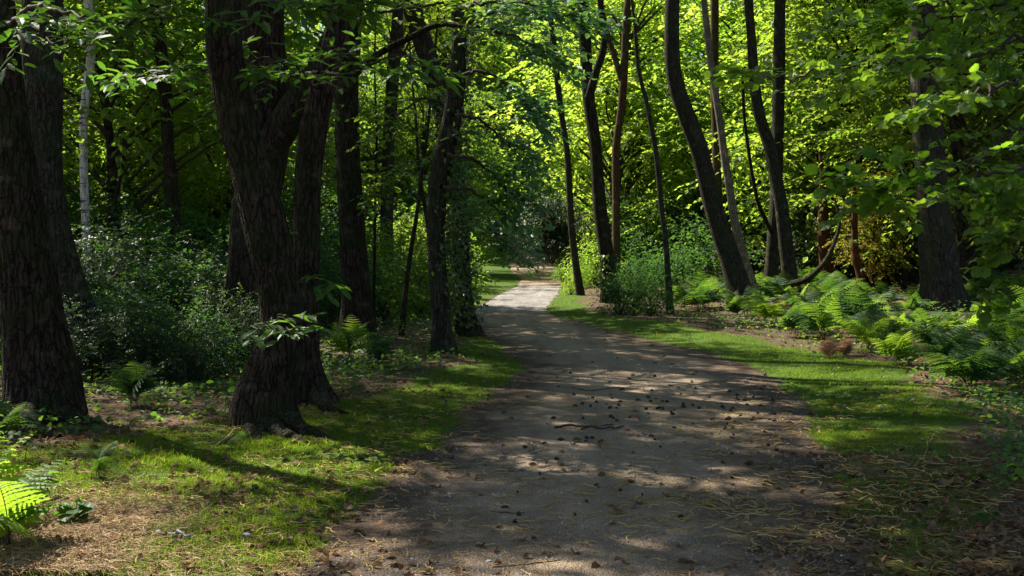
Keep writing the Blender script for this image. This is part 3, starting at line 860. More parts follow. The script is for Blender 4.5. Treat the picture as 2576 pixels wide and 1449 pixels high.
ivy('T8', .5, 4.8, 1000, .05, 'tufts of sunlit ivy down the right side of the twisting trunk', 5, .24)
ivy('T9', .1, 4.2, 1900, -1.4, 'dark ivy wrapping the foot of the trunk at the left path edge', 6, .22)
ivy('T14', .1, 1.6, 250, -1.2, 'low ivy around the foot of the stout dark straight trunk', 7, .10)

# ------------------------------------------------------------------ hazel at the right edge
hz = thing('hazel_tree', (2.95, 4.9, float(height(2.95, 4.9))), 'leafy hazel reaching in from the right edge with broad toothed leaves', 'tree')
mb = MB()
for (dx, dy, tx, ty, hh) in [(0, 0, .1, .2, 3.6), (.12, .1, -.35, .5, 3.8), (-.05, .15, .3, -.3, 3.4)]:
    P = catmull([(2.95 + dx, 4.9 + dy, -.05), (2.95 + dx + tx * .3, 4.9 + dy + ty * .3, hh * .4), (2.95 + dx + tx, 4.9 + dy + ty, hh)], 8)
    tube(mb, P, np.linspace(.045, .015, len(P)), 8, 0)
link('stem', mb.mesh('stem', M['bark_grey'], off=hz.location), hz)
HB = [
    ([(2700, 120, 4.9), (2575, 106, 4.7), (2397, 141, 4.6), (2249, 158, 4.6), (2150, 163, 4.6), (1990, 186, 4.6), (1890, 190, 4.6)], 22, .34, 6),
    ([(2700, 300, 4.9), (2560, 330, 4.5), (2450, 400, 4.3), (2330, 430, 4.2), (2220, 455, 4.2), (2120, 462, 4.2)], 18, .30, 6),
    ([(2700, 420, 4.9), (2560, 430, 4.5), (2420, 470, 4.4), (2300, 500, 4.4), (2200, 520, 4.4)], 12, .26, 5),
    ([(2720, -20, 4.9), (2580, 0, 4.7), (2450, 30, 4.7), (2300, 50, 4.8), (2140, 60, 4.9)], 22, .36, 6),
    ([(2700, 200, 4.9), (2580, 200, 4.4), (2480, 230, 4.2), (2400, 255, 4.1), (2330, 270, 4.1)], 14, .28, 6),
    ([(2720, 480, 4.9), (2600, 540, 4.6), (2560, 585, 4.5), (2520, 625, 4.5)], 13, .2, 6),
    ([(2720, 260, 4.9), (2620, 330, 5.2), (2570, 440, 5.4), (2535, 540, 5.5)], 15, .22, 6),
    ([(2720, 60, 4.9), (2600, 90, 5.2), (2480, 130, 5.4), (2350, 130, 5.5)], 18, .36, 6),
    ([(2720, 620, 4.9), (2600, 650, 4.6), (2540, 690, 4.5), (2500, 735, 4.5), (2470, 765, 4.5)], 5, .12, 4),
    ([(2700, 380, 4.9), (2600, 400, 4.9), (2550, 450, 5.0), (2510, 490, 5.0)], 13, .24, 6),
    ([(2720, -80, 4.9), (2600, -60, 4.7), (2480, -30, 4.6), (2380, 0, 4.6)], 14, .34, 6),
]
for sd, (poly, nt_, tl, k) in enumerate(HB):
    bough(hz, B(*poly), .010, HAZEL, .050, tl, max(4, int(nt_ * 1.05)), k + 2, M['hazel'], 200 + sd, droop=.08, flat=.42, sub=1)

# ------------------------------------------------------------------ background trees
def under_tree(name, variants, label, group):
    """thin trunk with foliage from near the ground: returns a factory of copies"""
    protos = []
    for q, cm in enumerate(variants):
        root = thing(name, (0, -300, 0), label, 'tree', group)
        mb = MB()
        P = catmull([(0, 0, -.2), (.12 * (q - 1), .1, 2.2), (-.1, .15 * q, 4.6), (.05, 0, 7.4)], 4)
        tube(mb, P, np.linspace(.085, .02, len(P)), 7, 0)
        link('trunk', mb.mesh('trunk', M['bark_grey'] if q != 1 else M['bark']), root)
        link('crown', cm, root, (0, 0, 4.6))
        protos.append(root)
    used = [False] * len(protos)

    def place(x, y, s, rz, q, lab=None):
        p = protos[q % len(protos)]
        if used[q % len(protos)]:
            p = copy_tree(p)
        used[q % len(protos)] = True
        p.location = (x, y, float(height(x, y)) - .05)
        p.scale = (s * random.uniform(.9, 1.15), s * random.uniform(.9, 1.15), s)
        p.rotation_euler = (random.uniform(-.06, .06), random.uniform(-.06, .06), rz)
        if lab:
            p['label'] = lab
        return p
    return place


SUN_WINDOWS = [(.6, 30, 2.5), (.2, 36, 2.5), (-1.6, 31, 1.5), (3.2, 14, 1.2), (1.2, 25, 1.2), (.6, 18, 1.4), (2.6, 17, 1.5), (.2, 22, 1.5), (.4, 32, 3.2), (.7, 43, 3.0), (-1.4, 30, 2.0), (9, 37, 2.5)]  # ground spots kept sunny; scattered trees that would shade them are skipped


def blocks(x, y, hc, rc):
    t_ = math.tan(math.radians(50))
    for wx, wy, R_ in SUN_WINDOWS:
        for h_ in ((3.0, 5.5, 8.0) if R_ >= 3 and hc < 8 else (hc,)):
            k = h_ / t_
            if math.hypot(wx - .78 * k - x, wy + .625 * k - y) < rc + R_ * .6:
                return True
    return False


def scatter(place, n_, u0, u1, d0, d1, s0, s1, seed, path_gap=2.0, mind=2.0, hc=5.0, rc=2.4):
    rr = random.Random(seed)
    done, tries = [], 0
    while len(done) < n_ and tries < 4000:
        tries += 1
        u = rr.uniform(u0, u1); d = math.sqrt(rr.uniform(d0 * d0, d1 * d1))
        x = (u - CU) / F * d
        l, r = pathdist(np.array([x]), np.array([d]))
        if max(l[0], r[0]) < path_gap:
            continue
        if d < 47 and abs(u - 1385) < 60 + 2.3 * 2863 / d:
            continue
        if any((x - a) ** 2 + (d - b) ** 2 < mind ** 2 for a, b in done) or blocks(x, d, hc, rc):
            continue
        done.append((x, d))
        place(x, d, rr.uniform(s0, s1), rr.uniform(0, 6.28), rr.randrange(3))
    return done


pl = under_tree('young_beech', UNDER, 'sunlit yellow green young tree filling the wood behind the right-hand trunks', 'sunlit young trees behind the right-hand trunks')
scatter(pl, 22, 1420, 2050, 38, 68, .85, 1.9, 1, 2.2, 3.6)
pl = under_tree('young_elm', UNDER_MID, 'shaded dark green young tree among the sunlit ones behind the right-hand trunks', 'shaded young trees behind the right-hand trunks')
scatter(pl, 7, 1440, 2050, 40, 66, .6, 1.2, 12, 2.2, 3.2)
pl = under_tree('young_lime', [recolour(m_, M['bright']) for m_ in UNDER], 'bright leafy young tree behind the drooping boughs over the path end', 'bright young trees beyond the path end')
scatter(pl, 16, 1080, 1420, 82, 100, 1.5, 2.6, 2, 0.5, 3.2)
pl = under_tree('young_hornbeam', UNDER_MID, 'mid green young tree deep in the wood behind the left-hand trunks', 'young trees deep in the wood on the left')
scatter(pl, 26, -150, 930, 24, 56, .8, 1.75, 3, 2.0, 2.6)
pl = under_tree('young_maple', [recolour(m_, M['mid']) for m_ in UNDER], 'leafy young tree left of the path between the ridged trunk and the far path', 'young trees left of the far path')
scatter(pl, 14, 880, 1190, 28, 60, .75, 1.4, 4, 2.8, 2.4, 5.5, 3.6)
pl = under_tree('young_cherry', UNDER, 'sunlit young tree glowing yellow green between the white birch and the large leaning trunk', 'sunlit young trees beyond the left thicket')  # brighter leaf colour stands in for flecks of sunlight here
for x_, y_, s_ in ((-8.2, 27.5, .62), (-10.2, 30, .7), (-7.6, 31.5, .7)):
    pl(x_, y_, s_, y_ * 2.0, int(y_) % 3)
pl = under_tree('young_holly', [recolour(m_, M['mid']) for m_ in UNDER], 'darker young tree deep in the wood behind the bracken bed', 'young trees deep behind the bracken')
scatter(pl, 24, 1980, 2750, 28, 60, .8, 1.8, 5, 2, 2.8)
pl = under_tree('turning_beech', [UNDER_AUT], 'young tree with golden turning leaves behind the bracken', None)
p_ = at(2160, 560, 33)
pl(p_.x + .4, 33, .46, 1.0, 0)

# tall trees behind, crowns high above
def far_tall(n_, u0, u1, d0, d1, seed, label, group):
    root = thing('tall_oak', (0, -300, 0), label, 'tree', group)
    mb = MB()
    P = catmull([(0, 0, -.2), (.2, .1, 4), (-.1, .15, 9), (.1, 0, 13.5)], 4)
    tube(mb, P, np.linspace(.22, .07, len(P)), 9, 0)
    link('trunk', mb.mesh('trunk', M['bark_grey']), root)
    link('crown', recolour(CANOPY[seed % 3], M['mid']), root, (0, 0, 12.5))
    first = [True]

    def place(x, y, s, rz, q):
        o = root if first[0] else copy_tree(root)
        first[0] = False
        o.location = (x, y, float(height(x, y)) - .05)
        o.scale = (s, s, s * random.uniform(.95, 1.2)); o.rotation_euler = (0, 0, rz)
    scatter(place, n_, u0, u1, d0, d1, .9, 1.25, seed, 2.5, 3.6, 12.5, 5.0)


far_tall(10, -450, 850, 26, 62, 7, 'tall dark tree far back among the left-hand trees', 'tall trees far back on the left')
far_tall(8, 2000, 2800, 36, 66, 8, 'tall tree far back behind the bracken bed', 'tall trees far back on the right')
far_tall(14, 1000, 2000, 66, 86, 9, 'tall tree far back behind the sunlit young trees', 'tall trees far back in the middle')

# far wood as one mass
g = np.random.default_rng(77)
mb = MB()
nC = 1500
ang = g.uniform(-.52, .52, nC); dist = g.uniform(88, 125, nC)
cx, cy = np.sin(ang) * dist, np.cos(ang) * dist
czz = 1.5 + g.random(nC) * (.30 * dist)
C = np.stack([cx, cy, czz], -1)
O = np.repeat(C, 9, 0) + g.normal(0, 1, (nC * 9, 3)) * np.array([1.2, 1.2, .8])
D = g.normal(0, 1, (nC * 9, 3)) * np.array([1, 1, .4])
sprays(mb, O, D, 1.3, 8, DIAMOND, .42, 0, droop=.3, rnd=np.repeat(g.random(nC), 9))
tag(link('distant_woodland', mb.mesh('distant_woodland', M['bright'])), 'leafy mass of the far wood closing the view behind all the trees', 'woodland', kind='stuff')

# ------------------------------------------------------------------ shrubs
def shrub_set(name, meshes, spots, label, group, cat='bush'):
    first = {}
    out = []
    for q, (u, v, s, *rest) in enumerate(spots):
        p = gnd(u, v)
        z = float(height(p.x, p.y))
        k = q % len(meshes)
        if k not in first:
            o = thing(name, (0, 0, 0), label, cat, group)
            link('foliage', meshes[k], o, (0, 0, .82))
            mb = MB()
            for w in range(5):
                a = w * 1.3
                tube(mb, catmull([(.05 * math.cos(a), .05 * math.sin(a), -.05), (.2 * math.cos(a), .2 * math.sin(a), .4), (.45 * math.cos(a + .3), .45 * math.sin(a + .3), 1.1)], 3), np.linspace(.018, .006, 7), 5, 0)
            link('stem', mb.mesh('stem', M['twig']), o)
            first[k] = o
        else:
            o = copy_tree(first[k])
        o.location = (p.x, p.y, z)
        o.scale = (s, s, s * (rest[0] if rest else 1.0))
        o.rotation_euler = (0, 0, q * 2.3)
        out.append(o)
    return out


shrub_set('holly_bush', SHRUB, [(300, 905, .9), (520, 895, .8), (240, 870, 1.1), (390, 850, 1.0), (560, 855, .9), (20, 860, 1.1), (330, 800, 1.3, 1.2), (200, 800, 1.2), (540, 775, 1.5, .8), (740, 800, 1.1), (690, 780, 1.3), (600, 930, .6), (480, 975, .4), (250, 960, .6), (360, 968, .5), (-60, 790, 1.4), (440, 760, 1.5)],
          'dark glossy holly bush in the thicket between the left-hand trunks', 'holly bushes in the left thicket')
shrub_set('hazel_bush', SHRUB_D, [(430, 905, .8), (470, 830, 1.2), (-40, 930, 1.0), (100, 800, 1.4), (290, 770, 1.8), (400, 745, 2.0), (520, 740, 2.0), (830, 830, .8), (820, 775, 1.3), (150, 760, 1.9), (620, 760, 1.8), (340, 930, .5), (560, 955, .4), (205, 930, .5), (-20, 760, 1.9), (740, 750, 1.9), (440, 960, .5), (300, 720, 2.8), (480, 715, 2.9), (160, 715, 2.8), (850, 730, 2.3)],
          'loose dull green bush in the thicket between the left-hand trunks', 'loose bushes in the left thicket')
shrub_set('elder_bush', SHRUB_G, [(960, 820, .7), (1050, 800, .8), (985, 780, 1.0), (1060, 770, 1.1), (930, 790, 1.0), (1010, 750, 1.4), (1110, 790, .6, .8), (1100, 752, .9), (1128, 730, .9), (1150, 708, 1.0), (1080, 735, 1.6), (1165, 690, 1.2), (1090, 700, 2.2), (1195, 676, 1.2)],
          'soft green bush left of the path between the trunks', 'green bushes left of the path')
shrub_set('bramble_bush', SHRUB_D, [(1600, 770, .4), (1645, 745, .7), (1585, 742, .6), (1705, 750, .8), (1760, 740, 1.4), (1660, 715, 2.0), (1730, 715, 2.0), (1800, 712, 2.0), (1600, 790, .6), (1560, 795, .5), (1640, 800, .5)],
          'shaded bramble bush under the right-hand trunks', 'bramble bushes under the right-hand trunks')
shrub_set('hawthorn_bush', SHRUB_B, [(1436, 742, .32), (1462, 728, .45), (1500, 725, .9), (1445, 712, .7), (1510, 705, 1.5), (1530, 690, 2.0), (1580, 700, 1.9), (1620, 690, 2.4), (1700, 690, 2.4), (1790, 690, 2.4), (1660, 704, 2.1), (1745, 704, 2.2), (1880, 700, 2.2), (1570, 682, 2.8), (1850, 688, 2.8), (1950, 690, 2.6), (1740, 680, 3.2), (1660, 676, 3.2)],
          'sunlit yellow green bush on the right of the far path', 'sunlit bushes right of the far path')
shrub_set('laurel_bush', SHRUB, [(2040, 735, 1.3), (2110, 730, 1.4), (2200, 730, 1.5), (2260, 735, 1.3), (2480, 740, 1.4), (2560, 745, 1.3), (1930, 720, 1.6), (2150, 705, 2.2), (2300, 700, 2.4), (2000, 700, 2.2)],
          'dark bush in the shade behind the bracken bed', 'dark bushes behind the bracken')
yw = thing('yew_bush', (0, 0, 0), 'dark rounded yew overhanging the right side of the far path', 'bush')
yw.location = (2.1, 44, 0)
yf = link('foliage', YEW, yw, (-.55, .2, 2.2)); yf.scale = (.52, .55, .64)
mb = MB(); tube(mb, [(0, 0, -.1), (.1, 0, 1), (0, .1, 2.5)], [.16, .13, .06], 8, 0); link('stem', mb.mesh('stem', M['bark_red']), yw)

# ------------------------------------------------------------------ ferns
def frond_mesh(name, L, mat, seed, arch=1.0, wide=.42, pairs=13, solid=False):
    PB = [[], [], [], [], []]
    g = np.random.default_rng(seed)
    t = np.linspace(0, 1, 30)
    ang = .12 + 1.5 * arch * t ** .9
    step = L / 29
    y = np.concatenate([[0], np.cumsum(np.sin(ang[:-1]) * step)]); z = np.concatenate([[0], np.cumsum(np.cos(ang[:-1]) * step)])
    P = np.stack([.03 * L * np.sin(t * 4 + seed), y, z], -1)
    T = norm(np.gradient(P, axis=0))
    mb = MB()
    tube(mb, P[::3], np.linspace(.0055, .0012, len(P[::3])) * L / .8, 4, 1)
    tp = np.linspace(.24, .99, pairs)
    PP, DD, NN, SS, RN = [], [], [], [], []
    for q, a in enumerate(tp):
        pos = np.array([np.interp(a, t, P[:, c]) for c in range(3)]); tan = np.array([np.interp(a, t, T[:, c]) for c in range(3)])
        nrm = norm(np.cross(np.array([1.0, 0, 0]), tan)); 
        pl_ = wide * L * (min(1, (a - .18) / .12)) * (1 - a) ** .8 * 1.25 + .015 * L
        for s in (-1, 1):
            d = norm(np.array([s, 0, 0]) + tan * .28 + g.normal(0, .06, 3))
            dr = g.uniform(.15, .35)
            for lst, val in zip(PB, (pos, d, nrm + g.normal(0, .12, 3), max(pl_, .02 * L), .3 + .4 * a + g.normal(0, .15))):
                lst.append(val)
            m_ = max(3, int(pl_ / (.021 * L / .8)))
            for w in range(m_):
                b = (w + .5) / m_
                c = pos + d * pl_ * b; c = c - np.array([0, 0, dr * pl_ * b * b])
                ps = min(.040 * L / .9, pl_ * .24) * (1 - b) ** .6 + .005
                perp = norm(np.cross(d, nrm))
                for s2 in (-1, 1):
                    PP.append(c); DD.append(perp * s2 + d * .5); NN.append(nrm + g.normal(0, .15, 3)); SS.append(ps); RN.append(.3 + .4 * a + g.normal(0, .12))
    if solid:
        PP, DD, NN, SS, RN = PB
        leaves(mb, PINNA, PP, DD, NN, np.array(SS), 0, np.clip(RN, 0, 1))
        return mb.mesh(name, [mat, M['twig'] if mat != M['deadfern'] else mat])
    V0 = (PINN[0] * np.array([1.7, 1, 1]), PINN[1])
    leaves(mb, V0, PP, DD, NN, np.array(SS), 0, np.clip(RN, 0, 1))
    return mb.mesh(name, [mat, M['twig'] if mat != M['deadfern'] else mat])


FROND = [frond_mesh('frond', .9, M['fern'], s, a, .44, 15, True) for s, a in ((1, 1.0), (2, 1.15), (3, .85))]
FROND_FINE = [frond_mesh('frond', .9, M['fern'], s, a, .40, 18) for s, a in ((4, 1.0), (5, 1.1))]
M['fern_yellow_lit'] = leaf_mat('yellow_sunlit_fern', (.035, .09, .015), (.075, .14, .02), (.20, .42, .015), (.46, .60, .05), .5, .55, .25)  # yellow-green ferns; sunlight also put into the colour of the corner ones
FROND_YELLOW_LIT = [recolour(m_, M['fern_yellow_lit']) for m_ in FROND]
FROND_DEAD = frond_mesh('frond', .6, M['deadfern'], 9, 1.5)


def fern(x, y, s, nf, seed, label, group=None, name='bracken_fern', tilt=0.0, meshes=FROND, cat='fern'):
    rr = random.Random(seed)
    o = thing(name, (x, y, float(height(x, y)) - .01), label, cat, group, rr.uniform(0, 6))
    for q in range(nf):
        f = link('frond', FROND_DEAD if (meshes is FROND and group and rr.random() < .09) else meshes[q % len(meshes)], o)
        f.rotation_euler = (rr.uniform(-.25, .5) + tilt, rr.uniform(-.3, .3), q * 2 * PI / nf + rr.uniform(-.4, .4))
        k = s * rr.uniform(.75, 1.15)
        f.scale = (k, k, k)
        f.location = (rr.uniform(-.04, .04), rr.uniform(-.04, .04), 0)
    return o


FL = 'green bracken fern in the bracken bed right of the path'
FG = 'bracken ferns in the bed right of the path'
spots = []
rr = random.Random(5)
tries = 0
while len(spots) < 125 and tries < 6000:
    tries += 1
    u = rr.uniform(1690, 2720); v = rr.uniform(745, 1010)
    p = gnd(u, v)
    lim = np.interp(u, [1690, 1800, 2000, 2200, 2400, 2720], [800, 815, 835, 900, 985, 1010])
    if v > lim:
        continue
    l, r = pathdist(np.array([p.x]), np.array([p.y]))
    if r[0] < wr(p.y) + .35:
        continue
    if any((p.x - a) ** 2 + (p.y - b) ** 2 < .40 ** 2 for a, b in spots):
        continue
    spots.append((p.x, p.y))
for q, (x, y) in enumerate(spots):
    fern(x, y, rr.uniform(.7, 1.15) * (.7 if -.4 < (x / y - .375) * 8 < .4 else 1), rr.choice((5, 6, 7)), 300 + q, FL, FG, meshes=FROND if rr.random() < .8 else FROND_YELLOW_LIT)
p_ = gnd(2450, 1010); fern(p_.x, p_.y, .85, 7, 400, 'large dark fern nearest the path at the right edge of the bracken')
p_ = gnd(2560, 1000); fern(p_.x, p_.y, .9, 7, 401, 'bluish fern cut by the right edge at the front of the bracken')
p_ = gnd(2000, 850); fern(p_.x, p_.y, .8, 7, 402, 'symmetrical fern with level fronds standing at the bracken front', tilt=.3)
p_ = gnd(2260, 930); fern(p_.x, p_.y, .6, 6, 403, 'yellow green sunlit fern right of the dead brown clump', meshes=FROND_YELLOW_LIT)
p_ = gnd(15, 1405); fern(p_.x, p_.y, .6, 9, 404, 'brightly sunlit fern in the lower left corner', meshes=FROND_YELLOW_LIT)
p_ = gnd(-60, 1350); fern(p_.x, p_.y, .72, 7, 405, 'sunlit fern cut by the left edge behind the corner fern', meshes=FROND_YELLOW_LIT)
p_ = gnd(330, 1030); fern(p_.x, p_.y, .55, 6, 406, 'small shaded fern between the thick left trunk and the large leaning trunk', tilt=.25)
p_ = gnd(255, 1215); fern(p_.x, p_.y, .34, 5, 407, 'small pale fern on the left grass below the thick left trunk', tilt=.35, meshes=FROND_FINE)
p_ = gnd(20, 1120); fern(p_.x, p_.y, .5, 6, 408, 'shaded fern at the left edge at the foot of the thick trunk', tilt=.2)
p_ = gnd(880, 915); fern(p_.x, p_.y, .75, 7, 409, 'fern with yellowish fronds below the straight ridged trunk', tilt=.2, meshes=FROND_YELLOW_LIT)
p_ = gnd(960, 935); fern(p_.x, p_.y, .5, 6, 410, 'small fern right of the yellowish fern by the left verge', tilt=.2)
p_ = gnd(760, 1010); fern(p_.x, p_.y, .4, 5, 411, 'tiny fern between the large leaning trunk and the trunk beside it', tilt=.2)
for q, (u, v, s, lab) in enumerate([(2085, 912, .62, 'dead brown fern clump glowing orange in the sun beside the right grass'), (2130, 905, .6, 'dead brown fern clump right beside the orange one'), (2225, 895, .5, 'dead dark brown fern tuft further right in the green ferns')]):
    p_ = gnd(u, v)
    fern(p_.x, p_.y, s, 11, 420 + q, lab, None, 'dead_fern', .5, [FROND_DEAD])

# small sunlit plants in the corner
def seedling(u, v, s, n_, label, seed, h=.18):
    p = gnd(u, v); g_ = np.random.default_rng(seed)
    o = thing('seedling', (p.x, p.y, float(height(p.x, p.y))), label, 'plant')
    mb = MB(); tube(mb, catmull([(0, 0, -.01), (.01, .01, h * .5), (.02, 0, h)], 3), np.linspace(.004, .002, 7), 4, 0)
    link('stem', mb.mesh('stem', M['twig']), o)
    mb = MB()
    a = g_.uniform(0, 6.28, n_); hz_ = h * (.35 + .65 * g_.random(n_))
    D = np.stack([np.cos(a), np.sin(a), g_.normal(.1, .2, n_)], -1)
    leaves(mb, HAZEL, np.stack([.012 * np.cos(a), .012 * np.sin(a), hz_], -1), D, np.array([0, 0, 1.0]) + g_.normal(0, .3, (n_, 3)), s * g_.uniform(.7, 1.2, n_), 0)
    link('foliage', mb.mesh('foliage', [M['chest']]), o)


seedling(185, 1335, .11, 11, 'small broad leaved plant glaring white in the sunlit straw patch', 1, .14)
seedling(115, 1275, .09, 9, 'small broad leaved plant right of the bright corner fern', 2)
seedling(62, 1185, .05, 6, 'thin upright sprout standing above the bright corner fern', 3, .2)
seedling(2480, 1330, .06, 8, 'tiny light green seedling near the lower right corner', 4, .08)

# ------------------------------------------------------------------ ground cover as stuff
def in_view(x, y, m=.03):
    return (np.abs(x / y) < CU / F + m) & (y > 4.6)


g = np.random.default_rng(91)
# grass
n_ = 2600000
u = g.uniform(-60, 2640, n_); v = 660 + (1470 - 660) * g.random(n_) ** .85
rv = (v - CV) / F
y = EYE / np.maximum((sp + cp * rv) / (cp - sp * rv), 1e-3)
x = (u - CU) / F * y
w = grassw(x, y)
w = w * np.clip(.7 + .8 * wob(x, y, 3.3, 1.0) + .5 * wob(x, y, 9.1, 2.0), .08, 1)
keep = (g.random(n_) < w * .8) & (y < 60)
x, y = x[keep], y[keep]
n_ = len(x)
P = np.stack([x, y, height(x, y) - .004], -1)
tall = np.where(g.random(n_) < .03, 1.9, 1.0) * np.where((x < 0) & (y > 7.9) & (y < 9.4), 1 + .9 * np.clip(wob(x, y, 2.3, 1.0), 0, 1), 1.0)
hgt = g.uniform(.009, .024, n_) * tall * np.interp(y, [5, 12, 30], [1, 1.25, 1.9])
D = g.normal(0, .55, (n_, 3)); D[:, 2] = 1
blade = (np.array([(-.06, 0, 0), (.06, 0, 0), (.035, .6, .05), (0, 1, .18)]), np.array([(0, 1, 2), (0, 2, 3)]))
mb = MB()
Nn = g.normal(0, 1, (n_, 3))
leaves(mb, (blade[0] * np.array([1.5, 1, 1]), blade[1]), P, D, Nn, hgt * 1.1, 0, np.clip(.5 + .4 * wob(x, y, 2.0, 4.0) + g.normal(0, .2, n_), 0, 1))
tag(link('grass', mb.mesh('grass', M['grass'])), 'short mossy grass on both verges of the path', 'grass', kind='stuff')
print('grass blades', n_)

# undergrowth
n_ = 90000
u = g.uniform(-100, 2680, n_); v = 650 + (1250 - 650) * g.random(n_) ** 1.0
rv = (v - CV) / F
y = EYE / np.maximum((sp + cp * rv) / (cp - sp * rv), 1e-3); x = (u - CU) / F * y
l, r = pathdist(x, y)
cov = np.where(l > r, sstep(l - wl(y), -.1, .5), sstep(r - wr(y), -.1, .5)) * (y < 80)
cov = np.maximum(cov, .035 * (np.maximum(l, r) > .1))
pat = np.clip(np.where(r > l, 1.1, .9) + .9 * wob(x, y, 1.3, 3.3), .2, 1)
pat = pat * np.where((l > r) & (y < 11.5), .3, 1.0) * np.where((r > l) & (y < 10.5), .45, 1.0)
keep = g.random(n_) < cov * pat
x, y = x[keep], y[keep]; n_ = len(x)
hh = g.random(n_) ** 1.4 * np.clip(.18 + .3 * wob(x, y, .9, 1.3), .06, .5) * np.where(cov[keep] < .05, .12, 1)
P = np.stack([x, y, height(x, y) + hh + .01], -1)
D = g.normal(0, 1, (n_, 3)); D[:, 2] *= .3
mb = MB()
leaves(mb, MID, P, D, np.array([0, 0, 1.0]) + g.normal(0, .45, (n_, 3)), g.uniform(.035, .085, n_), 0)
tag(link('undergrowth', mb.mesh('undergrowth', M['herb'])), 'low leafy undergrowth covering the forest floor', 'ground cover', kind='stuff')


def ground_pts(n_, u0, u1, v0, v1, pw=1.0):
    u = g.uniform(u0, u1, n_); v = v0 + (v1 - v0) * g.random(n_) ** pw
    rv = (v - CV) / F
    y = EYE / np.maximum((sp + cp * rv) / (cp - sp * rv), 1e-3)
    return (u - CU) / F * y, y


# dead leaves
x, y = ground_pts(16000, -80, 2660, 760, 1470)
l, r = pathdist(x, y); s = np.maximum(l, r)
pr = np.where(s < 0, .08 + .16 * sstep(s, -.7, 0), .35 + .5 * sstep(np.where(l > r, l - wl(y), r - wr(y)), -.8, .3)) * np.clip(.6 + .8 * wob(x, y, 1.5, 5), .1, 1) * np.where((r > 0) & (y > 9) & (r < 1.4), .25, 1)
k = g.random(len(x)) < pr
x, y = x[k], y[k]; n_ = len(x)
mb = MB()
D = g.normal(0, 1, (n_, 3)); D[:, 2] *= .2
leaves(mb, (MID[0] * np.array([1, 1, 2.6]), MID[1]), np.stack([x, y, height(x, y) + .012], -1), D, np.array([0, 0, 1.0]) + g.normal(0, .35, (n_, 3)), g.uniform(.03, .085, n_), 0)
tag(link('leaf_litter', mb.mesh('leaf_litter', M['deadleaf'])), 'brown dead leaves scattered over the forest floor and path edges', 'leaf litter', kind='stuff')

# straw and needles
x, y = ground_pts(90000, -80, 2660, 900, 1470)
l, r = pathdist(x, y); s = np.maximum(l, r)
corner = np.maximum(sstep(-x, 1.6, 2.2) * (1 - sstep(y, 6.4, 7.6)), .5 * (1 - sstep(y, 5.5, 6.0)) * sstep(-x, .8, 1.1))
kd = corner
pr = np.where(s < 0, .20 + .35 * sstep(s, -.9, 0), .30) * np.clip(.6 + .8 * wob(x, y, 1.1, 6), .15, 1) * np.where((r > 0) & (y > 9) & (r < 1.4), .3, 1) + .7 * corner
k = g.random(len(x)) < pr
x, y = x[k], y[k]; n_ = len(x)
mb = MB()
D = g.normal(0, 1, (n_, 3)); D[:, 2] *= .12
sl = (np.array([(-.012, 0, 0), (.012, 0, 0), (.06, .5, .03), (.035, .5, .05), (-.02, 1, 0)]), np.array([(0, 1, 2), (0, 2, 3), (3, 2, 4)]))
leaves(mb, sl, np.stack([x, y, height(x, y) + .012 + .012 * g.random(n_)], -1), D, np.array([0, 0, 1.0]) + g.normal(0, .3, (n_, 3)), g.uniform(.03, .095, n_), 0)
xc, yc = ground_pts(26000, -80, 620, 1230, 1470)
kk = g.random(len(xc)) < np.maximum(sstep(-xc, 1.7, 2.3) * (1 - sstep(yc, 6.3, 7.2)), .07)
xc, yc = xc[kk], yc[kk]; nc_ = len(xc)
D = g.normal(0, 1, (nc_, 3)); D[:, 2] *= .15
leaves(mb, sl, np.stack([xc, yc, height(xc, yc) + .012 + .02 * g.random(nc_)], -1), D, np.array([0, 0, 1.0]) + g.normal(0, .3, (nc_, 3)), g.uniform(.04, .12, nc_), 0, np.clip(g.normal(.6, .32, nc_), 0, 1))
tag(link('straw_litter', mb.mesh('straw_litter', M['straw'])), 'fine dry straw and needles strewn over verge and path', 'straw', kind='stuff')

# gravel
x, y = ground_pts(60000, 500, 2300, 800, 1470)
l, r = pathdist(x, y); s = np.maximum(l, r)
k = (s < .1) & (g.random(len(x)) < np.clip(.25 + .8 * wob(x, y, 1.4, 8), .05, .8))
x, y = x[k], y[k]; n_ = len(x)
oct_ = (np.array([(1, 0, 0), (-1, 0, 0), (0, 1, 0), (0, -1, 0), (0, 0, .7), (0, 0, -.7)]) * .5, np.array([(0, 2, 4), (2, 1, 4), (1, 3, 4), (3, 0, 4), (2, 0, 5), (1, 2, 5), (3, 1, 5), (0, 3, 5)]))
mb = MB()
leaves(mb, oct_, np.stack([x, y, height(x, y) + .006], -1), np.column_stack([g.normal(0, 1, (n_, 2)), np.zeros(n_)]), np.array([0, 0, 1.0]) + g.normal(0, .2, (n_, 3)), .004 + .018 * g.random(n_) ** 4, 0)
tag(link('gravel', mb.mesh('gravel', M['stone'])), 'loose grey gravel and small stones on the path', 'gravel', kind='stuff')


# ------------------------------------------------------------------ catkins
def catkin_arrays(seed):
    g_ = np.random.default_rng(seed)
    n = 11
    t = np.linspace(0, 1, n)
    a = np.cumsum(g_.normal(0, .38, n)) + g_.normal(0, .8) * t
    st = .15 / (n - 1)
    P = np.stack([np.cumsum(np.sin(a)) * st, np.cumsum(np.cos(a)) * st, .004 + .008 * np.abs(np.sin(t * 5 + seed))], -1)
    P[:, :2] -= P[:, :2].mean(0)
    mb = MB()
    R = .0030 * (.75 + .4 * g_.random(n)); R[0] = R[-1] = .0014
    tube(mb, P, R, 5, 0, g_.random())
    return mb


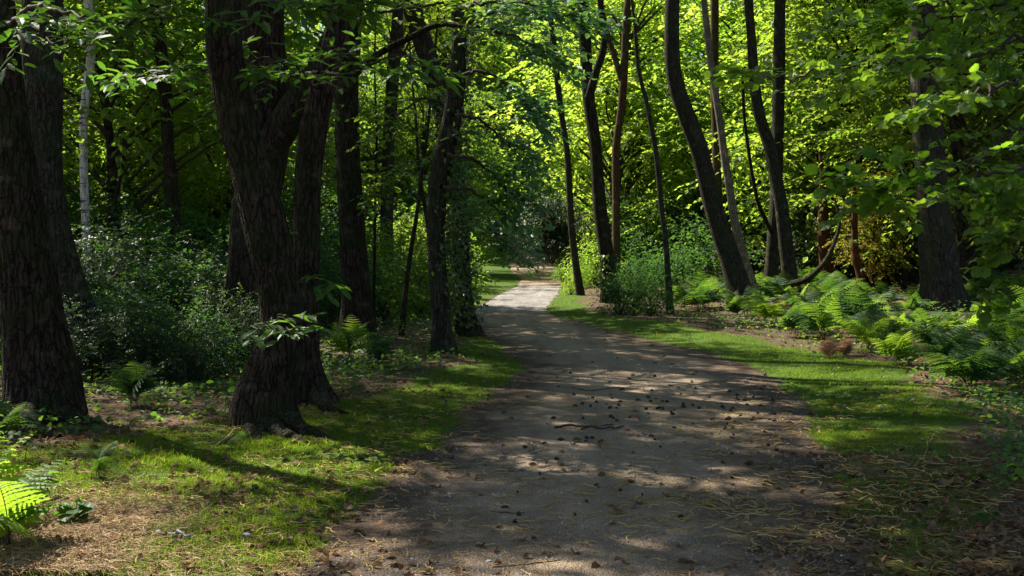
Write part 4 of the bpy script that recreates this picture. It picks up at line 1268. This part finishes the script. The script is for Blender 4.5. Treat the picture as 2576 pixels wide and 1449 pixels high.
CK = [catkin_arrays(s) for s in range(9)]
CKM = [c.mesh('catkin', M['catkin']) for c in CK]
x, y = ground_pts(12000, -40, 2616, 1000, 1460)
l, r = pathdist(x, y); s = np.maximum(l, r)
pr = np.where(s < 0, .16 + .5 * sstep(x, .4, 1.6), np.where(l > r, .42, .40)) * np.clip(.55 + .9 * wob(x, y, 1.7, 9), .1, 1)
pr = pr * np.where((r > 1.2) & (y > 7), .3, 1)
k = g.random(len(x)) < pr
x, y = x[k], y[k]
order = np.argsort(y); x, y = x[order], y[order]
hh = height(x, y)
NI = 290
step_ = 1
for q in range(NI):
    o = link('catkin', CKM[q % 9])
    o.location = (x[q], y[q], float(hh[q]) + .010)
    o.rotation_euler = (g.normal(0, .06), g.normal(0, .06), g.uniform(0, 6.28))
    k = g.uniform(.6, 1.0); o.scale = (k, k, k)
    tag(o, 'curled dry yellow brown catkin lying on the ground near the camera', 'catkin', 'fallen catkins nearest the camera')
mb = MB()
x, y, hh = x[NI:2600], y[NI:2600], hh[NI:2600]
for q in range(len(x)):
    c = CK[q % 9]
    a, k = g.uniform(0, 6.28), g.uniform(.7, 1.15)
    V_ = c.V[0].copy() * k
    ca, sa = math.cos(a), math.sin(a)
    V2 = np.stack([V_[:, 0] * ca - V_[:, 1] * sa + x[q], V_[:, 0] * sa + V_[:, 1] * ca + y[q], V_[:, 2] + hh[q] + .010], -1)
    mb.add(V2, c.T[0], 0, g.random(), True)
tag(link('catkin_litter', mb.mesh('catkin_litter', M['catkin'])), 'countless fallen catkins further along the verge and path', 'catkin litter', kind='stuff')


# ------------------------------------------------------------------ cones
def cone_mesh():
    mb = MB()
    n, sg = 9, 10
    t = np.linspace(0, 1, n)
    P = np.stack([np.zeros(n), (t - .5) * .055, np.zeros(n)], -1)
    R = .019 * np.sin(np.clip(t * .93 + .05, 0, 1) * PI) ** .7
    tube(mb, P, R, sg, 0, .15, lambda th, i: 1 + .28 * (np.arange(len(th)) % 2 if i % 2 else (np.arange(len(th)) + 1) % 2), smooth=False, cap=True)
    ph = np.arange(34); a = ph * 2.4; tt = (ph + 1) / 35
    rad = .017 * np.sin(tt * PI) ** .6
    leaves(mb, (np.array([(-.5, 0, 0), (.5, 0, 0), (.35, 1, .3), (-.35, 1, .3)]), np.array([(0, 1, 2), (0, 2, 3)])),
           np.stack([rad * np.cos(a), (tt - .5) * .055, rad * np.sin(a)], -1), np.stack([np.cos(a), np.full(34, .7), np.sin(a)], -1), np.stack([np.zeros(34), np.ones(34), np.zeros(34)], -1), .012, 0, ph / 34)
    return mb.mesh('pine_cone', M['cone'])


CONE = cone_mesh()
cones = [(1476, 1266), (1445, 1300), (1300, 1244), (1712, 1306), (1320, 1131), (1305, 1300), (1345, 1360), (1500, 1228), (1560, 1237), (1615, 1248), (2040, 1195), (2150, 1203), (1955, 1135), (1862, 1048), (1912, 1385), (910, 1392), (2535, 1213), (1295, 1318), (1400, 1160)]
gg = random.Random(4)
for _ in range(42):
    cones.append((gg.gauss(1620, 150), gg.gauss(1020, 26)))
for _ in range(24):
    cones.append((gg.gauss(1840, 95), gg.gauss(1050, 45)))
for _ in range(18):
    cones.append((gg.uniform(1350, 1950), gg.uniform(930, 1130)))
for q, (u, v) in enumerate(cones):
    p = gnd(u, v)
    o = link('pine_cone', CONE, None, (p.x, p.y, float(height(p.x, p.y)) + .013))
    o.rotation_euler = (gg.uniform(-.3, .3), gg.uniform(-.5, .5), gg.uniform(0, 6.28))
    k = gg.uniform(.36, .8); o.scale = (k, k * gg.uniform(.8, 1.2), k)
    tag(o, 'small dark fallen cone lying on the gravel path', 'cone', 'fallen cones on the path')


# ------------------------------------------------------------------ twigs, stones, big dead leaves
def stick(pts, r, label, mat='twig', name='twig', rnd=.4):
    P = [np.array(gnd(u, v)) + np.array([0, 0, float(height(gnd(u, v).x, gnd(u, v).y)) + r + .004]) for u, v in pts]
    base = P[0].copy()
    mb = MB(); Q = catmull(P, 4); Q[1:-1] += np.random.default_rng(int(pts[0][0])).normal(0, r * .8, Q[1:-1].shape)
    Q[:, 2] = np.maximum(Q[:, 2], base[2] - .02)
    tube(mb, Q, np.linspace(r, r * .5, len(Q)), 6, 0, rnd, cap=True)
    o = link(name, mb.mesh(name, M[mat], off=base), None, tuple(base))
    tag(o, label, 'stick')


stick([(1395, 1079), (1450, 1077), (1520, 1082), (1570, 1075)], .012, 'dark broken stick lying across the path among the cones')
stick([(1460, 1083), (1500, 1074), (1545, 1070)], .008, 'thinner dark stick crossing the broken stick on the path')
stick([(1440, 978), (1490, 985), (1560, 975)], .007, 'thin dark twig on the far part of the near path')
stick([(545, 1130), (600, 1095), (660, 1072)], .010, 'brown stick leaning toward the roots of the large leaning trunk', 'straw')
stick([(398, 1362), (440, 1366), (480, 1370)], .016, 'short pale barkless stick on the left grass', 'stone', rnd=.8)
stick([(1235, 1290), (1300, 1295), (1330, 1292)], .004, 'fine dark twig on the gravel in the sunlit patch')
stick([(1240, 1432), (1320, 1425), (1410, 1412)], .006, 'brown dry stalk near the bottom edge of the path', 'straw')
stick([(2300, 1190), (2330, 1150), (2345, 1110)], .008, 'grey dead twig in the litter at the right', 'straw')
stick([(2100, 1275), (2160, 1262), (2210, 1240)], .007, 'pale twig at the right path edge', 'straw', rnd=.9)


def stone(u, v, s, label, seed):
    g_ = np.random.default_rng(seed)
    mb = MB()
    n, sg = 6, 9
    t = np.linspace(0, 1, n)
    tube(mb, np.stack([np.zeros(n), (t - .5) * 1.1, np.zeros(n)], -1), .5 * np.sin(np.clip(t * .9 + .05, 0, 1) * PI) ** .5, sg, 0, g_.uniform(.5, 1), lambda th, i: 1 + g_.normal(0, .08, len(th)), cap=True)
    p = gnd(u, v)
    o = link('stone', mb.mesh('stone', M['stone']), None, (p.x, p.y, float(height(p.x, p.y)) + s * .18))
    o.scale = (s, s, s * .6); o.rotation_euler = (0, .1, g_.uniform(0, 6))
    tag(o, label, 'stone')


stone(1313, 1184, .05, 'pale grey stone in the middle of the near path', 1)
stone(1345, 1192, .035, 'small grey stone right beside the pale grey stone', 2)
stone(1290, 1195, .03, 'small dark stone left beside the pale grey stone', 3)
stone(1230, 1415, .03, 'bluish grey stone near the bottom edge of the path', 4)
stone(620, 1358, .05, 'bluish flat stone lying on the left grass', 5)
stone(1297, 803, .09, 'whitish stone on the far dark part of the path', 6)


def dead_leaf(u, v, s, label, seed, rnd=.6):
    g_ = np.random.default_rng(seed)
    p = gnd(u, v)
    mb = MB()
    leaves(mb, (HAZEL[0] * np.array([1, 1, 2.2]), HAZEL[1]), [(0, 0, 0)], [(math.cos(seed * 2.1), math.sin(seed * 2.1), .15)], [(0, .15, 1)], s, 0, np.array([rnd]))
    o = link('dead_leaf', mb.mesh('dead_leaf', M['deadleaf']), None, (p.x, p.y, float(height(p.x, p.y)) + .03))
    tag(o, label, 'leaf')


dead_leaf(165, 1392, .09, 'orange brown curled dead leaf below the sunlit straw patch', 1, .5)
dead_leaf(305, 1380, .08, 'reddish dead leaf standing upright on the left straw', 2, .45)
dead_leaf(560, 1068, .12, 'big pale dead leaf before the roots of the large leaning trunk', 3, .85)
dead_leaf(480, 1450, .09, 'brown dead leaf at the bottom edge left of the path', 4, .6)
dead_leaf(2385, 1232, .09, 'pink brown dead leaf at the right path edge', 5, .7)

# ------------------------------------------------------------------ light
SUN_EL = math.radians(50)
sx, sy = -.78, .625
az = math.atan2(sx, sy)
to_sun = Vector((sx * math.cos(SUN_EL), sy * math.cos(SUN_EL), math.sin(SUN_EL)))
sd_ = bpy.data.lights.new('sun', 'SUN')
sd_.energy = 5.0
sd_.angle = math.radians(.53)
sd_.color = (1.0, .93, .80)
so = bpy.data.objects.new('sun', sd_)
COL.objects.link(so)
so.rotation_euler = to_sun.to_track_quat('Z', 'Y').to_euler()
so.location = (0, 0, 60)
w = bpy.data.worlds.new('World')
sc.world = w
w.use_nodes = True
nt = w.node_tree
bg = nt.nodes['Background']
sky = nt.nodes.new('ShaderNodeTexSky')
sky.sky_type = 'NISHITA'
sky.sun_disc = False
sky.sun_elevation = SUN_EL
sky.sun_rotation = az
nt.links.new(sky.outputs[0], bg.inputs['Color'])
bg.inputs['Strength'].default_value = .052

sc.view_settings.view_transform = 'Standard'
sc.view_settings.look = 'None'
sc.view_settings.exposure = 1.7
sc.view_settings.gamma = 1.0
cy_ = sc.cycles
cy_.max_bounces = 6
cy_.diffuse_bounces = 4
cy_.glossy_bounces = 2
cy_.transmission_bounces = 4
cy_.transparent_max_bounces = 4
cy_.caustics_reflective = False
cy_.caustics_refractive = False
cy_.sample_clamp_indirect = 4.0
cy_.use_denoising = True
